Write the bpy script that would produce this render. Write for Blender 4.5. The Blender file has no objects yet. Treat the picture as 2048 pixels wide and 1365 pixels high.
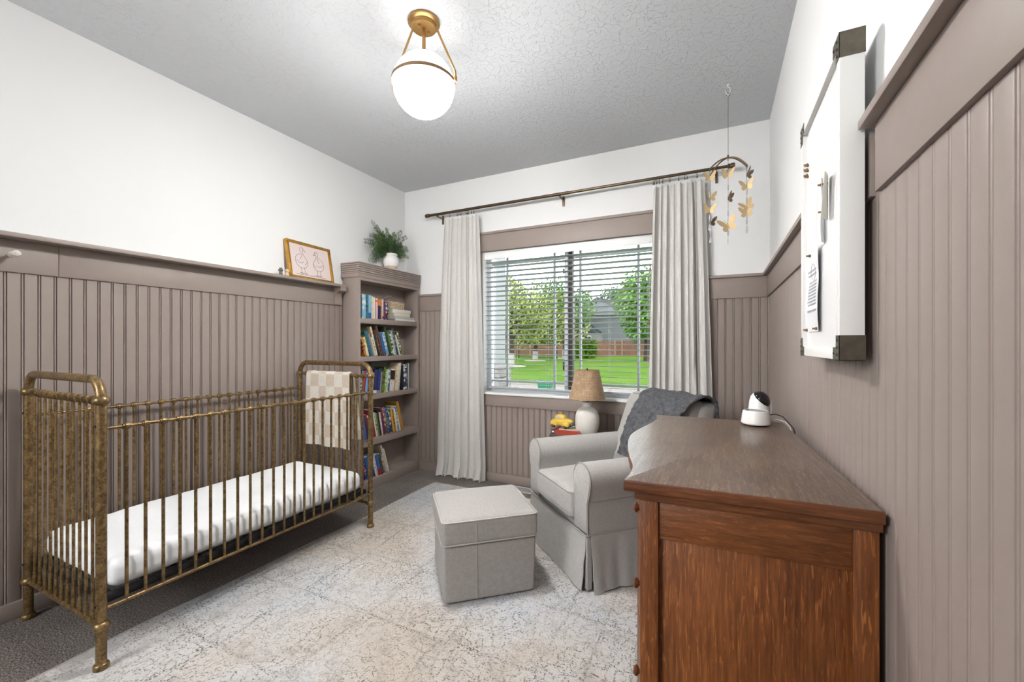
import bpy, bmesh, math, random
from math import sin, cos, pi, radians as RA
from mathutils import Vector, Matrix, noise
rnd = random.Random(7)
S = bpy.context.scene
COL = S.collection

# ------------------------------------------------------------------ camera, world, lights, exposure
CAM = (2.811, 0.0, 1.22)
cd = bpy.data.cameras.new('camera'); cam = bpy.data.objects.new('camera', cd); COL.objects.link(cam)
cam.location = CAM; cam.rotation_euler = (RA(90), 0, math.atan(412 / 842.))
cd.sensor_width = 36.0; cd.lens = 842. / 2048 * 36; cd.shift_y = (689 - 682.5) / 2048.; cd.clip_start = 0.02; cd.clip_end = 400
S.camera = cam
S.view_settings.view_transform = 'Standard'; S.view_settings.look = 'None'
S.view_settings.gamma = 1; S.view_settings.use_curve_mapping = False; S.view_settings.exposure = 0.3

SKY = 5.0; GLOBE = 200.0; GTOP = 6.0; HALL_FILL = 85.0; PORTAL = True
w = bpy.data.worlds.new('overcast_sky'); S.world = w; w.use_nodes = True
nt = w.node_tree; nt.nodes.clear()
o_ = nt.nodes.new('ShaderNodeOutputWorld'); b_ = nt.nodes.new('ShaderNodeBackground')
b_.inputs[0].default_value = (0.93, 0.97, 1.0, 1); b_.inputs[1].default_value = SKY
nt.links.new(b_.outputs[0], o_.inputs[0])

def area(name, loc, rot, sx, sy, energy, color=(1, 1, 1), portal=False):
    l = bpy.data.lights.new(name, 'AREA'); l.shape = 'RECTANGLE'; l.size = sx; l.size_y = sy; l.energy = energy; l.color = color
    if portal: l.cycles.is_portal = True
    ob = bpy.data.objects.new(name, l); ob.location = loc; ob.rotation_euler = rot; COL.objects.link(ob); return ob
area('window_daylight_portal', (1.68, 3.52, 1.43), (RA(-90), 0, 0), 1.6, 1.3, 0, portal=PORTAL)
area('hallway_fill_light', (.55, -2.1, 2.2), (RA(82), 0, RA(-38)), 1.3, 1.0, HALL_FILL, (.98, .99, 1))  # unseen fill light added to brighten the room through the doorway
sl = bpy.data.lights.new('soft_sun', 'SUN'); sl.energy = 2.0; sl.angle = RA(25); sl.color = (1, .97, .92)
so = bpy.data.objects.new('soft_sun', sl); so.rotation_euler = (RA(40), RA(15), 0); COL.objects.link(so)

# ------------------------------------------------------------------ helpers
def lin(c):
    return tuple(((v / 255.) / 12.92 if v / 255. <= .04045 else ((v / 255. + .055) / 1.055) ** 2.4) for v in c) + (1,)

class N:
    """small node-tree wrapper"""
    def __init__(s, name):
        s.m = bpy.data.materials.new(name); s.m.use_nodes = True; s.t = s.m.node_tree; s.t.nodes.clear()
        s.out = s.t.nodes.new('ShaderNodeOutputMaterial'); s.p = s.t.nodes.new('ShaderNodeBsdfPrincipled')
        s.t.links.new(s.p.outputs[0], s.out.inputs[0]); s._c = None
    def n(s, kind, **kw):
        x = s.t.nodes.new('ShaderNode' + kind)
        for k, v in kw.items(): setattr(x, k, v)
        return x
    def link(s, a, b): s.t.links.new(a, b)
    def co(s, scale=(1, 1, 1), rot=(0, 0, 0), kind='Object'):
        if s._c is None: s._c = s.n('TexCoord')
        mp = s.n('Mapping'); mp.inputs['Scale'].default_value = scale; mp.inputs['Rotation'].default_value = rot
        s.link(s._c.outputs[kind], mp.inputs[0]); return mp.outputs[0]
    def noise(s, scale, detail=3, rough=.55, vec=None, dist=0):
        x = s.n('TexNoise'); x.inputs['Scale'].default_value = scale; x.inputs['Detail'].default_value = detail
        x.inputs['Roughness'].default_value = rough; x.inputs['Distortion'].default_value = dist
        s.link(vec if vec is not None else s.co(), x.inputs['Vector']); return x.outputs['Fac']
    def ramp(s, fac, stops, interp='LINEAR'):
        x = s.n('ValToRGB'); cr = x.color_ramp; cr.interpolation = interp
        while len(cr.elements) < len(stops): cr.elements.new(.5)
        for e, (p, c) in zip(cr.elements, stops):
            e.position = p; e.color = c if len(c) == 4 else tuple(c) + (1,)
        s.link(fac, x.inputs[0]); return x.outputs[0]
    def mix(s, fac, a, b, mode='MIX'):
        x = s.n('Mix', data_type='RGBA', blend_type=mode)
        for i, v in ((0, fac), (6, a), (7, b)):
            if hasattr(v, 'links'): s.link(v, x.inputs[i])
            else: x.inputs[i].default_value = v
        return x.outputs[2]
    def math(s, op, a, b=None, c=None):
        x = s.n('Math', operation=op)
        for i, v in enumerate((a, b, c)):
            if v is None: continue
            if hasattr(v, 'links'): s.link(v, x.inputs[i])
            else: x.inputs[i].default_value = v
        return x.outputs[0]
    def bump(s, h, strength=.3, dist=.01):
        x = s.n('Bump'); x.inputs['Strength'].default_value = strength; x.inputs['Distance'].default_value = dist
        s.link(h, x.inputs['Height']); s.link(x.outputs[0], s.p.inputs['Normal'])
    def col(s, v):
        if hasattr(v, 'links'): s.link(v, s.p.inputs['Base Color'])
        else: s.p.inputs['Base Color'].default_value = v
    def set(s, **kw):
        for k, v in kw.items():
            s.p.inputs[k.replace('_', ' ')].default_value = v

_mc = {}
def M(name, color, rough=.6, metal=0., nscale=0, namp=.08, bump=0, bscale=200, spec=.5, coat=0):
    if name in _mc: return _mc[name]
    k = N(name); c = lin(color)
    if nscale:
        f = k.noise(nscale, 4)
        d = tuple(v * (1 - namp) for v in c[:3]) + (1,); l = tuple(min(1, v * (1 + namp)) for v in c[:3]) + (1,)
        k.col(k.ramp(f, [(.3, d), (.7, l)]))
    else: k.col(c)
    k.set(Roughness=rough, Metallic=metal)
    k.p.inputs['Specular IOR Level'].default_value = spec
    if coat: k.p.inputs['Coat Weight'].default_value = coat
    if bump: k.bump(k.noise(bscale, 3), bump, .002)
    _mc[name] = k.m; return k.m

WM = {}
def tag(o, label=None, cat=None, group=None, kind=None):
    if label: o['label'] = label
    if cat: o['category'] = cat
    if group: o['group'] = group
    if kind: o['kind'] = kind
    return o
def thing(name, label, cat, loc=(0, 0, 0), rz=0, group=None, kind=None):
    o = bpy.data.objects.new(name, None); COL.objects.link(o); o.location = loc; o.rotation_euler = (0, 0, rz)
    o.empty_display_size = .05
    WM[o.name] = Matrix.Translation(loc) @ Matrix.Rotation(rz, 4, 'Z')
    return tag(o, label, cat, group, kind)
def obj(name, bm, mat, parent=None, w=True, smooth=.6, loc=None, rz=0):
    """links a bmesh as one object; w=True: verts are world coords"""
    if parent is not None and w:
        bm.transform(WM[parent.name].inverted())
    if parent is None and loc is not None and w:
        bm.transform((Matrix.Translation(loc) @ Matrix.Rotation(rz, 4, 'Z')).inverted())
    bmesh.ops.recalc_face_normals(bm, faces=bm.faces) if len(bm.faces) and len(bm.faces) < 60000 else None
    me = bpy.data.meshes.new(name); bm.to_mesh(me); bm.free()
    for m in (mat if isinstance(mat, (list, tuple)) else [mat]): me.materials.append(m)
    if smooth:
        me.shade_smooth(); me.set_sharp_from_angle(angle=smooth)
    o = bpy.data.objects.new(name, me); COL.objects.link(o)
    if parent is not None:
        o.parent = parent; WM[o.name] = WM[parent.name].copy()
    else:
        if loc is not None: o.location = loc; o.rotation_euler = (0, 0, rz)
        WM[o.name] = Matrix.Translation(loc or (0, 0, 0)) @ Matrix.Rotation(rz, 4, 'Z')
    return o
def inst(name, src, parent, loc=(0, 0, 0), rot=(0, 0, 0), scale=(1, 1, 1), label=None):
    """child copy sharing mesh data, loc in parent's local space"""
    o = src if src.parent is None and not src.get('used') else src.copy()
    o = bpy.data.objects.new(name, src.data); COL.objects.link(o); o.parent = parent
    o.location = loc; o.rotation_euler = rot; o.scale = scale
    WM[o.name] = WM[parent.name] @ Matrix.LocRotScale(Vector(loc), None, None)
    return o
def meshonly(name, bm, mat, smooth=.6):
    me = bpy.data.meshes.new(name)
    bmesh.ops.recalc_face_normals(bm, faces=bm.faces); bm.to_mesh(me); bm.free()
    for m in (mat if isinstance(mat, (list, tuple)) else [mat]): me.materials.append(m)
    if smooth: me.shade_smooth(); me.set_sharp_from_angle(angle=smooth)
    return me
def put(name, me, parent, loc=(0, 0, 0), rot=(0, 0, 0), scale=(1, 1, 1)):
    o = bpy.data.objects.new(name, me); COL.objects.link(o)
    if parent is not None:
        o.parent = parent
    o.location = loc; o.rotation_euler = rot; o.scale = scale
    WM[o.name] = (WM.get(parent.name, Matrix()) if parent is not None else Matrix()) @ Matrix.LocRotScale(Vector(loc), None, None)
    return o

def B(): return bmesh.new()
def box(bm, x0, x1, y0, y1, z0, z1, bev=0, mi=0):
    vs = [bm.verts.new((x, y, z)) for x in (x0, x1) for y in (y0, y1) for z in (z0, z1)]
    fs = [bm.faces.new([vs[i] for i in f]) for f in ((0, 1, 3, 2), (4, 6, 7, 5), (0, 4, 5, 1), (2, 3, 7, 6), (0, 2, 6, 4), (1, 5, 7, 3))]
    for f in fs: f.material_index = mi
    if bev:
        es = set(e for f in fs for e in f.edges)
        bmesh.ops.bevel(bm, geom=list(es), offset=bev, segments=2, affect='EDGES', profile=.5)
    return vs
def prism(bm, poly, z0, z1, mi=0, T=None):
    """poly in (x,y) extruded z0..z1; T maps (x,y,z)->point"""
    f = (lambda x, y, z: (x, y, z)) if T is None else T
    a = [bm.verts.new(f(x, y, z0)) for x, y in poly]; b = [bm.verts.new(f(x, y, z1)) for x, y in poly]
    n = len(poly); fs = [bm.faces.new(a[::-1]), bm.faces.new(b)]
    for i in range(n): fs.append(bm.faces.new((a[i], a[(i + 1) % n], b[(i + 1) % n], b[i])))
    for q in fs: q.material_index = mi
def lathe(bm, prof, c=(0, 0, 0), n=24, T=None, mi=0):
    rings = []
    for r, z in prof:
        if r < 1e-6: rings.append([bm.verts.new(Vector(c) + (T @ Vector((0, 0, z)) if T else Vector((0, 0, z))))])
        else:
            q = []
            for i in range(n):
                v = Vector((r * cos(2 * pi * i / n), r * sin(2 * pi * i / n), z))
                q.append(bm.verts.new(Vector(c) + (T @ v if T else v)))
            rings.append(q)
    for a, b in zip(rings, rings[1:]):
        for i in range(n):
            j = (i + 1) % n
            if len(a) == 1 and len(b) == 1: continue
            if len(a) == 1: f = bm.faces.new((a[0], b[i], b[j]))
            elif len(b) == 1: f = bm.faces.new((a[i], a[j], b[0]))
            else: f = bm.faces.new((a[i], a[j], b[j], b[i]))
            f.material_index = mi
def tube(bm, pts, r, n=8, closed=False, cap=True, mi=0):
    pts = [Vector(p) for p in pts]; m = len(pts)
    rr = r if isinstance(r, (list, tuple)) else [r] * m
    T = []
    for i in range(m):
        if closed: d = pts[(i + 1) % m] - pts[i - 1]
        else: d = pts[min(i + 1, m - 1)] - pts[max(i - 1, 0)]
        T.append(d.normalized() if d.length > 1e-9 else Vector((0, 0, 1)))
    up = Vector((0, 0, 1)) if abs(T[0].z) < .9 else Vector((1, 0, 0))
    u = T[0].cross(up).normalized(); rings = []
    for i in range(m):
        u = (u - T[i] * u.dot(T[i]))
        u = u.normalized() if u.length > 1e-6 else T[i].orthogonal().normalized()
        v = T[i].cross(u)
        rings.append([bm.verts.new(pts[i] + (u * cos(2 * pi * k / n) + v * sin(2 * pi * k / n)) * rr[i]) for k in range(n)])
    for i in range(m if closed else m - 1):
        a, b = rings[i], rings[(i + 1) % m]
        for k in range(n):
            f = bm.faces.new((a[k], a[(k + 1) % n], b[(k + 1) % n], b[k])); f.material_index = mi
    if cap and not closed:
        bm.faces.new(rings[0][::-1]).material_index = mi; bm.faces.new(rings[-1]).material_index = mi
def cyl(bm, p0, p1, r0, r1=None, n=16, mi=0): tube(bm, [p0, p1], [r0, r0 if r1 is None else r1], n, mi=mi)
def grid(bm, f, nu, nv, closeu=False, mi=0):
    g = [[bm.verts.new(f(i / nu, j / nv)) for j in range(nv + 1)] for i in range(nu if closeu else nu + 1)]
    for i in range(nu):
        a = g[i]; b = g[(i + 1) % len(g)]
        for j in range(nv):
            bm.faces.new((a[j], b[j], b[j + 1], a[j + 1])).material_index = mi
    return g
def thick(bm, t):
    """gives a sheet thickness along smooth vertex normals (no spikes in tight folds)"""
    bm.normal_update(); vs = list(bm.verts); fs = list(bm.faces)
    cnt = {}
    for f in fs:
        for l in f.loops:
            k_ = (l.vert, l.link_loop_next.vert)
            cnt[k_] = f
    nv = {v: bm.verts.new(v.co - v.normal * t) for v in vs}
    uv = bm.loops.layers.uv.active
    for f in fs:
        g_ = bm.faces.new([nv[v] for v in reversed(f.verts)]); g_.material_index = f.material_index
        if uv:
            src = {l.vert: l[uv].uv.copy() for l in f.loops}
            for l, v in zip(g_.loops, reversed(list(f.verts))): l[uv].uv = src[v]
    for (a, c), f in cnt.items():
        if (c, a) not in cnt:
            g_ = bm.faces.new((c, a, nv[a], nv[c])); g_.material_index = f.material_index
def rbox(bm, c, h, r, n=10, crown=(0, 0), T=None, mi=0, wob=0, seed=0):
    """rounded box, half sizes h, corner radius r; crown=(top,bottom) bulge"""
    hx, hy, hz = h; c = Vector(c); faces = []
    def m(p):
        q = Vector((p.x * hx, p.y * hy, p.z * hz))
        k = Vector((max(-hx + r, min(hx - r, q.x)), max(-hy + r, min(hy - r, q.y)), max(-hz + r, min(hz - r, q.z))))
        d = q - k
        if d.length > 1e-9: q = k + d.normalized() * r
        s = max(0, 1 - (q.x / hx) ** 2) * max(0, 1 - (q.y / hy) ** 2)
        if q.z > 0: q.z += crown[0] * s
        else: q.z -= crown[1] * s
        if wob:
            nn = noise.noise(q * 6 + Vector((seed, 0, 0))) * wob; q += q.normalized() * nn
        q = (T(q) if T else q)
        return c + q
    def axis_pts(hh):
        # denser near edges so corners stay round
        e = min(.95, r / hh); a = [-1, -1 + e * .12, -1 + e * .35, -1 + e * .65, -1 + e]
        mid = [(-1 + e) + (2 - 2 * e) * i / n for i in range(1, n)]
        return a + mid + [-x for x in a[::-1]]
    ax, ay, az = axis_pts(hx), axis_pts(hy), axis_pts(hz)
    vc = {}
    def V(x, y, z):
        key = (round(x, 5), round(y, 5), round(z, 5))
        if key not in vc: vc[key] = bm.verts.new(m(Vector((x, y, z))))
        return vc[key]
    for s in (-1, 1):
        for A, Bq, fn in ((ax, ay, lambda a, b: (a, b, s)), (ax, az, lambda a, b: (a, s, b)), (ay, az, lambda a, b: (s, a, b))):
            for i in range(len(A) - 1):
                for j in range(len(Bq) - 1):
                    q = [V(*fn(A[i], Bq[j])), V(*fn(A[i + 1], Bq[j])), V(*fn(A[i + 1], Bq[j + 1])), V(*fn(A[i], Bq[j + 1]))]
                    if len(set(q)) == 4:
                        try: bm.faces.new(q).material_index = mi
                        except ValueError: pass
def rrect(hx, hy, r, n=6):
    P = []
    for cx, cy, a0 in ((hx - r, hy - r, 0), (-hx + r, hy - r, 90), (-hx + r, -hy + r, 180), (hx - r, -hy + r, 270)):
        for i in range(n + 1):
            a = RA(a0 + 90 * i / n); P.append((cx + r * cos(a), cy + r * sin(a)))
    return P

# ------------------------------------------------------------------ materials
def plaster(name, color, bs, bstr, kind=0):
    k = N(name); k.col(lin(color)); k.set(Roughness=.85)
    if kind:   # knock-down ceiling texture: short brushed strokes and soft lumps
        v1 = k.co((1, 1, 1)); a = k.noise(40, 4, .6, v1, 1.2); vo = k.n('TexVoronoi', feature='DISTANCE_TO_EDGE'); vo.inputs['Scale'].default_value = 27
        vw = k.n('TexNoise'); vw.inputs['Scale'].default_value = 9; k.link(v1, vw.inputs[0])
        mixv = k.n('Mix', data_type='VECTOR'); mixv.inputs[0].default_value = .12; k.link(v1, mixv.inputs[4]); k.link(vw.outputs['Color'], mixv.inputs[5]); k.link(mixv.outputs[1], vo.inputs['Vector'])
        e = k.ramp(vo.outputs['Distance'], [(.0, (1, 1, 1)), (.05, (.2, .2, .2)), (.2, (0, 0, 0))])
        h = k.math('ADD', k.math('MULTIPLY', e, k.ramp(a, [(.45, (0, 0, 0)), (.55, (1, 1, 1))])), k.math('MULTIPLY', k.noise(90, 3), .5))
        k.bump(h, bstr, .004)
    else:
        k.bump(k.noise(bs, 3), bstr, .001)
    return k.m
WHITE = plaster('white_wall_paint', (233, 233, 232), 150, .12)
CEIL = plaster('textured_ceiling_paint', (216, 218, 221), 60, .55, 1)
TAUPE = M('taupe_satin_paint', (147, 134, 127), .48, 0, 30, .015, .05, 120)
TRIMW = M('white_trim_paint', (246, 246, 245), .4)
def carpet():
    k = N('brown_grey_carpet'); a = k.noise(150, 3, .75); b = k.noise(3, 2)
    c = k.ramp(a, [(.33, lin((40, 36, 33))), (.5, lin((112, 104, 98))), (.64, lin((196, 187, 180)))])
    k.col(k.mix(.25, c, k.ramp(b, [(.4, lin((100, 92, 86))), (.6, lin((150, 140, 132)))])))
    k.set(Roughness=.95); k.bump(a, 1.0, .012); return k.m
CARPET = carpet()
def rugmat():
    k = N('distressed_oriental_rug_weave')
    v = k.co(); big = k.noise(1.3, 3, .5, v)
    base = k.ramp(big, [(.36, lin((184, 189, 196))), (.5, lin((196, 192, 188))), (.62, lin((184, 172, 158)))])
    sp = k.noise(170, 3, .7, v)
    base = k.mix(.28, base, k.ramp(sp, [(.35, lin((140, 134, 128))), (.6, lin((225, 222, 218)))]))
    # ornaments: petalled rosettes in warped cells, diamond lattice and scroll outlines, all broken by wear
    wn = k.n('TexNoise'); wn.inputs['Scale'].default_value = 8; wn.inputs['Detail'].default_value = 3; k.link(v, wn.inputs[0])
    mv = k.n('Mix', data_type='VECTOR'); mv.inputs[0].default_value = .05; k.link(v, mv.inputs[4]); k.link(wn.outputs['Color'], mv.inputs[5])
    W = mv.outputs[1]
    def vor(scale, feat='DISTANCE_TO_EDGE', vec=W, rnd_=1.0, out='Distance'):
        x = k.n('TexVoronoi', feature=feat, voronoi_dimensions='2D'); x.inputs['Scale'].default_value = scale; x.inputs['Randomness'].default_value = rnd_; k.link(vec, x.inputs['Vector']); return x.outputs[out]
    def rosette(scale, rr, pet, freq, thr):
        x = k.n('TexVoronoi', feature='F1', voronoi_dimensions='2D'); x.inputs['Scale'].default_value = scale; x.inputs['Randomness'].default_value = rr; k.link(W, x.inputs['Vector'])
        sub = k.n('VectorMath', operation='SUBTRACT'); k.link(W, sub.inputs[0]); k.link(x.outputs['Position'], sub.inputs[1]); sp2 = k.n('SeparateXYZ'); k.link(sub.outputs[0], sp2.inputs[0])
        an = k.math('ARCTAN2', sp2.outputs[1], sp2.outputs[0]); r_ = x.outputs['Distance']
        pw = k.math('MULTIPLY_ADD', k.math('SINE', k.math('MULTIPLY', an, pet)), .16, 1.0)
        return k.ramp(k.math('SINE', k.math('MULTIPLY', k.math('MULTIPLY', r_, pw), freq)), [(thr, (0, 0, 0)), (thr + .12, (1, 1, 1))])
    e1 = k.ramp(k.math('SINE', k.math('MULTIPLY', k.noise(7, 1.5, .5, W), 75)), [(.86, (0, 0, 0)), (.97, (1, 1, 1))])
    e2 = rosette(2.6, .15, 8, 44, .86); e5 = rosette(9, .5, 5, 17, .84)
    e3 = k.ramp(vor(2.6, 'DISTANCE_TO_EDGE', W, .12), [(.0, (1, 1, 1)), (.016, (1, 1, 1)), (.024, (0, 0, 0))])
    e4 = k.ramp(k.noise(95, 2, .6, W), [(.55, (0, 0, 0)), (.6, (1, 1, 1))])
    patch = k.ramp(k.noise(6, 3, .6, v), [(.5, (0, 0, 0)), (.58, (1, 1, 1))])
    e4 = k.math('MULTIPLY', e4, patch)
    lines = k.math('MAXIMUM', k.math('MAXIMUM', k.math('MAXIMUM', e1, e5), e2), k.math('MAXIMUM', e3, e4))
    sxy = k.n('SeparateXYZ'); k.link(v, sxy.inputs[0]); ax = k.math('ABSOLUTE', sxy.outputs[0])
    bd = k.math('LESS_THAN', k.math('ABSOLUTE', k.math('SUBTRACT', ax, .935)), .007); bd2 = k.math('LESS_THAN', k.math('ABSOLUTE', k.math('SUBTRACT', ax, .78)), .005)
    lines = k.math('MAXIMUM', lines, k.math('MAXIMUM', bd, bd2))
    wear = k.ramp(k.noise(120, 4, .8, v), [(.50, (0, 0, 0)), (.545, (1, 1, 1))])
    wear2 = k.ramp(k.noise(4, 3, .5, v), [(.3, (.35, .35, .35)), (.6, (1, 1, 1))])
    ink = k.math('MULTIPLY', k.math('MULTIPLY', lines, wear), wear2)
    c = k.mix(k.math('MULTIPLY', ink, .95), base, lin((74, 68, 64)))
    shade = k.ramp(k.noise(11, 4, .6, v), [(.5, (0, 0, 0)), (.7, (1, 1, 1))])
    c = k.mix(k.math('MULTIPLY', shade, .42), c, lin((146, 139, 132)))
    k.col(c); k.set(Roughness=.95); k.bump(k.noise(350, 3, .7), .5, .004); return k.m
RUG = rugmat(); RUGB = M('rug_binding', (176, 172, 166), .95, 0, 60, .12, .4, 400)
def brass():
    k = N('antique_brass'); oi_ = k.n('ObjectInfo'); va_ = k.n('VectorMath', operation='ADD'); vs_ = k.n('VectorMath', operation='SCALE'); vs_.inputs[0].default_value = (7, 5, 9); k.link(oi_.outputs['Random'], vs_.inputs['Scale']); k.link(k.co(), va_.inputs[0]); k.link(vs_.outputs[0], va_.inputs[1]); v = va_.outputs[0]; a = k.noise(38, 5, .65, v, .6); b = k.noise(210, 2, .6, v)
    c = k.ramp(a, [(.32, lin((68, 52, 34))), (.47, lin((110, 88, 56))), (.66, lin((156, 128, 84)))])
    k.col(k.mix(.3, c, k.ramp(b, [(.4, lin((58, 44, 28))), (.6, lin((162, 134, 90)))])))
    k.set(Metallic=.62, Roughness=.36); k.bump(b, .15, .001); return k.m
BRASS = brass()
LBRASS = M('brushed_lamp_brass', (176, 138, 86), .34, .85, 20, .05)
GOLD = M('gilt_frame_gold', (196, 150, 72), .28, .9, 25, .25)
BRONZE = M('dark_bronze', (92, 80, 66), .35, .85, 30, .1)
def oak(name, c0, c1, c2, rough, axis, fleck=.5, coat=0., fs=1.0):
    k = N(name); sc = {'z': (1, 1, .06), 'y': (1, .06, 1), 'x': (.06, 1, 1)}[axis]
    f = {'z': (190, 190, 17), 'y': (210, 60, 60), 'x': (40, 200, 200)}[axis]
    v = k.co(sc); g = k.noise(150, 5, .65, v); big = k.noise(4, 3, .5, k.co((1, 1, .5), (.2, .3, .1)))
    c = k.ramp(g, [(.34, lin(c0)), (.52, lin(c1)), (.68, lin(c2))])
    c = k.mix(.3, c, k.ramp(big, [(.35, lin(c0)), (.65, lin(c2))]))
    vf = k.co(tuple(q * fs for q in f), {'z': (0, RA(10), RA(0)), 'y': (0, 0, RA(14)), 'x': (0, 0, RA(14))}[axis])
    fl = k.noise(1.0, 2, .5, vf, .9)
    m = k.ramp(fl, [(.58, (0, 0, 0)), (.66, (1, 1, 1))]); zone = k.ramp(k.noise(5, 2), [(.38, (.35, .35, .35)), (.6, (1, 1, 1))])
    lite = tuple(min(255, int(q * 1.28 + 10)) for q in c2)
    c = k.mix(k.math('MULTIPLY', k.math('MULTIPLY', m, zone), fleck), c, lin(lite))
    k.col(c); k.set(Roughness=rough); k.bump(k.math('ADD', g, k.math('MULTIPLY', m, .5)), .3, .0012)
    if coat: k.p.inputs['Coat Weight'].default_value = coat; k.p.inputs['Coat Roughness'].default_value = .22
    return k.m
OAKP = oak('quartersawn_oak_panel', (82, 42, 17), (118, 66, 29), (148, 90, 44), .42, 'z', .55)
OAKR = oak('oak_rail_grain', (78, 41, 17), (112, 64, 29), (140, 86, 44), .42, 'x', .25)
OAKT = oak('worn_oak_top', (66, 50, 40), (96, 76, 62), (128, 106, 88), .31, 'y', .35, .35)
OAKE = oak('oak_moulding', (70, 38, 20), (100, 58, 32), (128, 78, 46), .35, 'x', .1)
def fabric(name, color, amp=.1, sc=260, b=.35, rough=.95, sheen=.2):
    k = N(name); v = k.co(); wx = k.noise(sc, 2, .6, k.co((1, .25, 1))); wy = k.noise(sc, 2, .6, k.co((.25, 1, .25)))
    f = k.math('MULTIPLY', k.math('ADD', wx, wy), .5); c = lin(color)
    k.col(k.ramp(f, [(.38, tuple(q * (1 - amp) for q in c[:3]) + (1,)), (.62, tuple(min(1, q * (1 + amp)) for q in c[:3]) + (1,))]))
    k.set(Roughness=rough); k.p.inputs['Sheen Weight'].default_value = sheen; k.bump(f, b, .0015); return k.m
CHAIRF = fabric('grey_linen_upholstery', (170, 167, 163), .09)
OTTF = fabric('grey_ottoman_linen', (162, 158, 154), .09)
PIPE = M('upholstery_piping', (150, 146, 141), .9)
CURT = fabric('pale_grey_curtain_linen', (212, 209, 204), .05, 300, .2)
SHEET = fabric('white_crib_sheet', (240, 242, 243), .02, 200, .1, .9, .1)
TOWA = M('cream_terry', (233, 226, 214), 1, 0, 120, .08, 1, 350)
THROW = M('charcoal_chunky_knit', (84, 85, 89), 1, 0, 45, .35, 1, 120)
BLACK = M('black_metal', (24, 24, 26), .4, .3)
WPLAST = M('white_gloss_plastic', (236, 234, 230), .25)
BPLAST = M('black_gloss_plastic', (12, 12, 14), .08)
IVORY = M('ivory_ceramic', (226, 222, 214), .5, 0, 60, .03, .2, 90)
CORD = M('white_cord', (232, 230, 224), .5)

# ------------------------------------------------------------------ room shell
H = 2.74; RX = 3.125; BY = 3.318; LX = -.008; FY = -1.1
def struct(name, bm, m, parent=None, **k):
    o = obj(name, bm, m, parent, **k)
    if parent is None: o['kind'] = 'structure'
    return o
b = B(); box(b, LX - .15, RX + .15, FY, BY + .0, -.1, 0); floor = struct('floor', b, CARPET)
b = B(); box(b, LX - .15, RX + .15, FY - .1, BY + .15, H, H + .12); struct('ceiling', b, CEIL)
b = B(); box(b, LX - .15, LX, FY - .1, BY + .15, -.1, H); WL = struct('wall_left', b, WHITE)
b = B(); box(b, RX, RX + .15, FY - .1, BY + .15, -.1, H); WR = struct('wall_right', b, WHITE)
OX0, OX1, OZ0, OZ1 = .895, 2.465, .79, 2.06
b = B(); box(b, LX, OX0, BY, BY + .15, -.1, H); box(b, OX1, RX, BY, BY + .15, -.1, H)
box(b, OX0, OX1, BY, BY + .15, -.1, OZ0); box(b, OX0, OX1, BY, BY + .15, OZ1, H); WB = struct('wall_back', b, WHITE)
# wall behind the camera; doorway and hallway added to bring fill light in
b = B(); box(b, LX, .15, FY - .1, FY, -.1, H); box(b, 1.75, RX, FY - .1, FY, -.1, H); box(b, .15, 1.75, FY - .1, FY, 2.45, H); WF = struct('wall_front', b, WHITE)
b = B(); box(b, -.3, 3.3, -2.9, FY - .1, -.1, 0); struct('floor', b, CARPET)
b = B(); box(b, -.3, 3.3, -2.9, FY - .1, H, H + .1); struct('ceiling', b, WHITE)
b = B(); box(b, -.4, 3.4, -3.0, -2.9, -.1, H); box(b, -.4, -.3, -2.9, FY - .1, -.1, H); box(b, 3.3, 3.4, -2.9, FY - .1, -.1, H); struct('wall_added_hallway', b, WHITE)

# beadboard planks: face plus an edge bead between two grooves, 52 mm module
PW = .052
def plank_mesh(h):
    b = B(); t = .008; g = .0062
    prof = [(0, 0), (0, t - g), (.0016, t - .001), (.004, t), (.0064, t - .001), (.008, t - g), (.0100, t - .0008), (.012, t), (PW - .0024, t), (PW - .0004, t - g), (PW - .0004, 0)]
    a = [b.verts.new((x, y, 0)) for x, y in prof]; c = [b.verts.new((x, y, h)) for x, y in prof]
    n = len(prof)
    for i in range(n - 1): b.faces.new((a[i], a[i + 1], c[i + 1], c[i]))
    b.faces.new(a[::-1]); b.faces.new(c)
    return meshonly('bead_plank', b, TAUPE, .5)
PZ0, PZ1 = .06, 1.545
PM = plank_mesh(PZ1 - PZ0); PMW = plank_mesh(.70 - PZ0); PMT = plank_mesh(.1)
def planks(parent, n, f, me=PM):
    for i in range(n): put('bead_plank', me, parent, *f(i))
# left wall: planks run along +y, face +x.  local x -> world y, local y -> world x
nL = int((BY - FY) / PW)
y0 = .686 + PW * -34
# rotate so local x=-y world ... use rot z=-90: local x->-y, local y->+x
planks(WL, nL, lambda i: ((LX, BY - .0 - i * PW - (BY - .686) % PW + PW * .0, PZ0), (0, 0, RA(-90))))
planks(WR, nL, lambda i: ((RX, FY + i * PW + .012, PZ0), (0, 0, RA(90))))
# back wall: face -y: rot 180: local x->-x, y->-y
bx = [RX - i * PW - .004 for i in range(60)]
for x in bx:
    if x - PW < LX: continue
    if x <= .84 or x - PW >= 2.52: put('bead_plank', PM, WB, (x, BY, PZ0), (0, 0, RA(180)))
    else: put('bead_plank', PMW, WB, (x, BY, PZ0), (0, 0, RA(180)))

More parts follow.
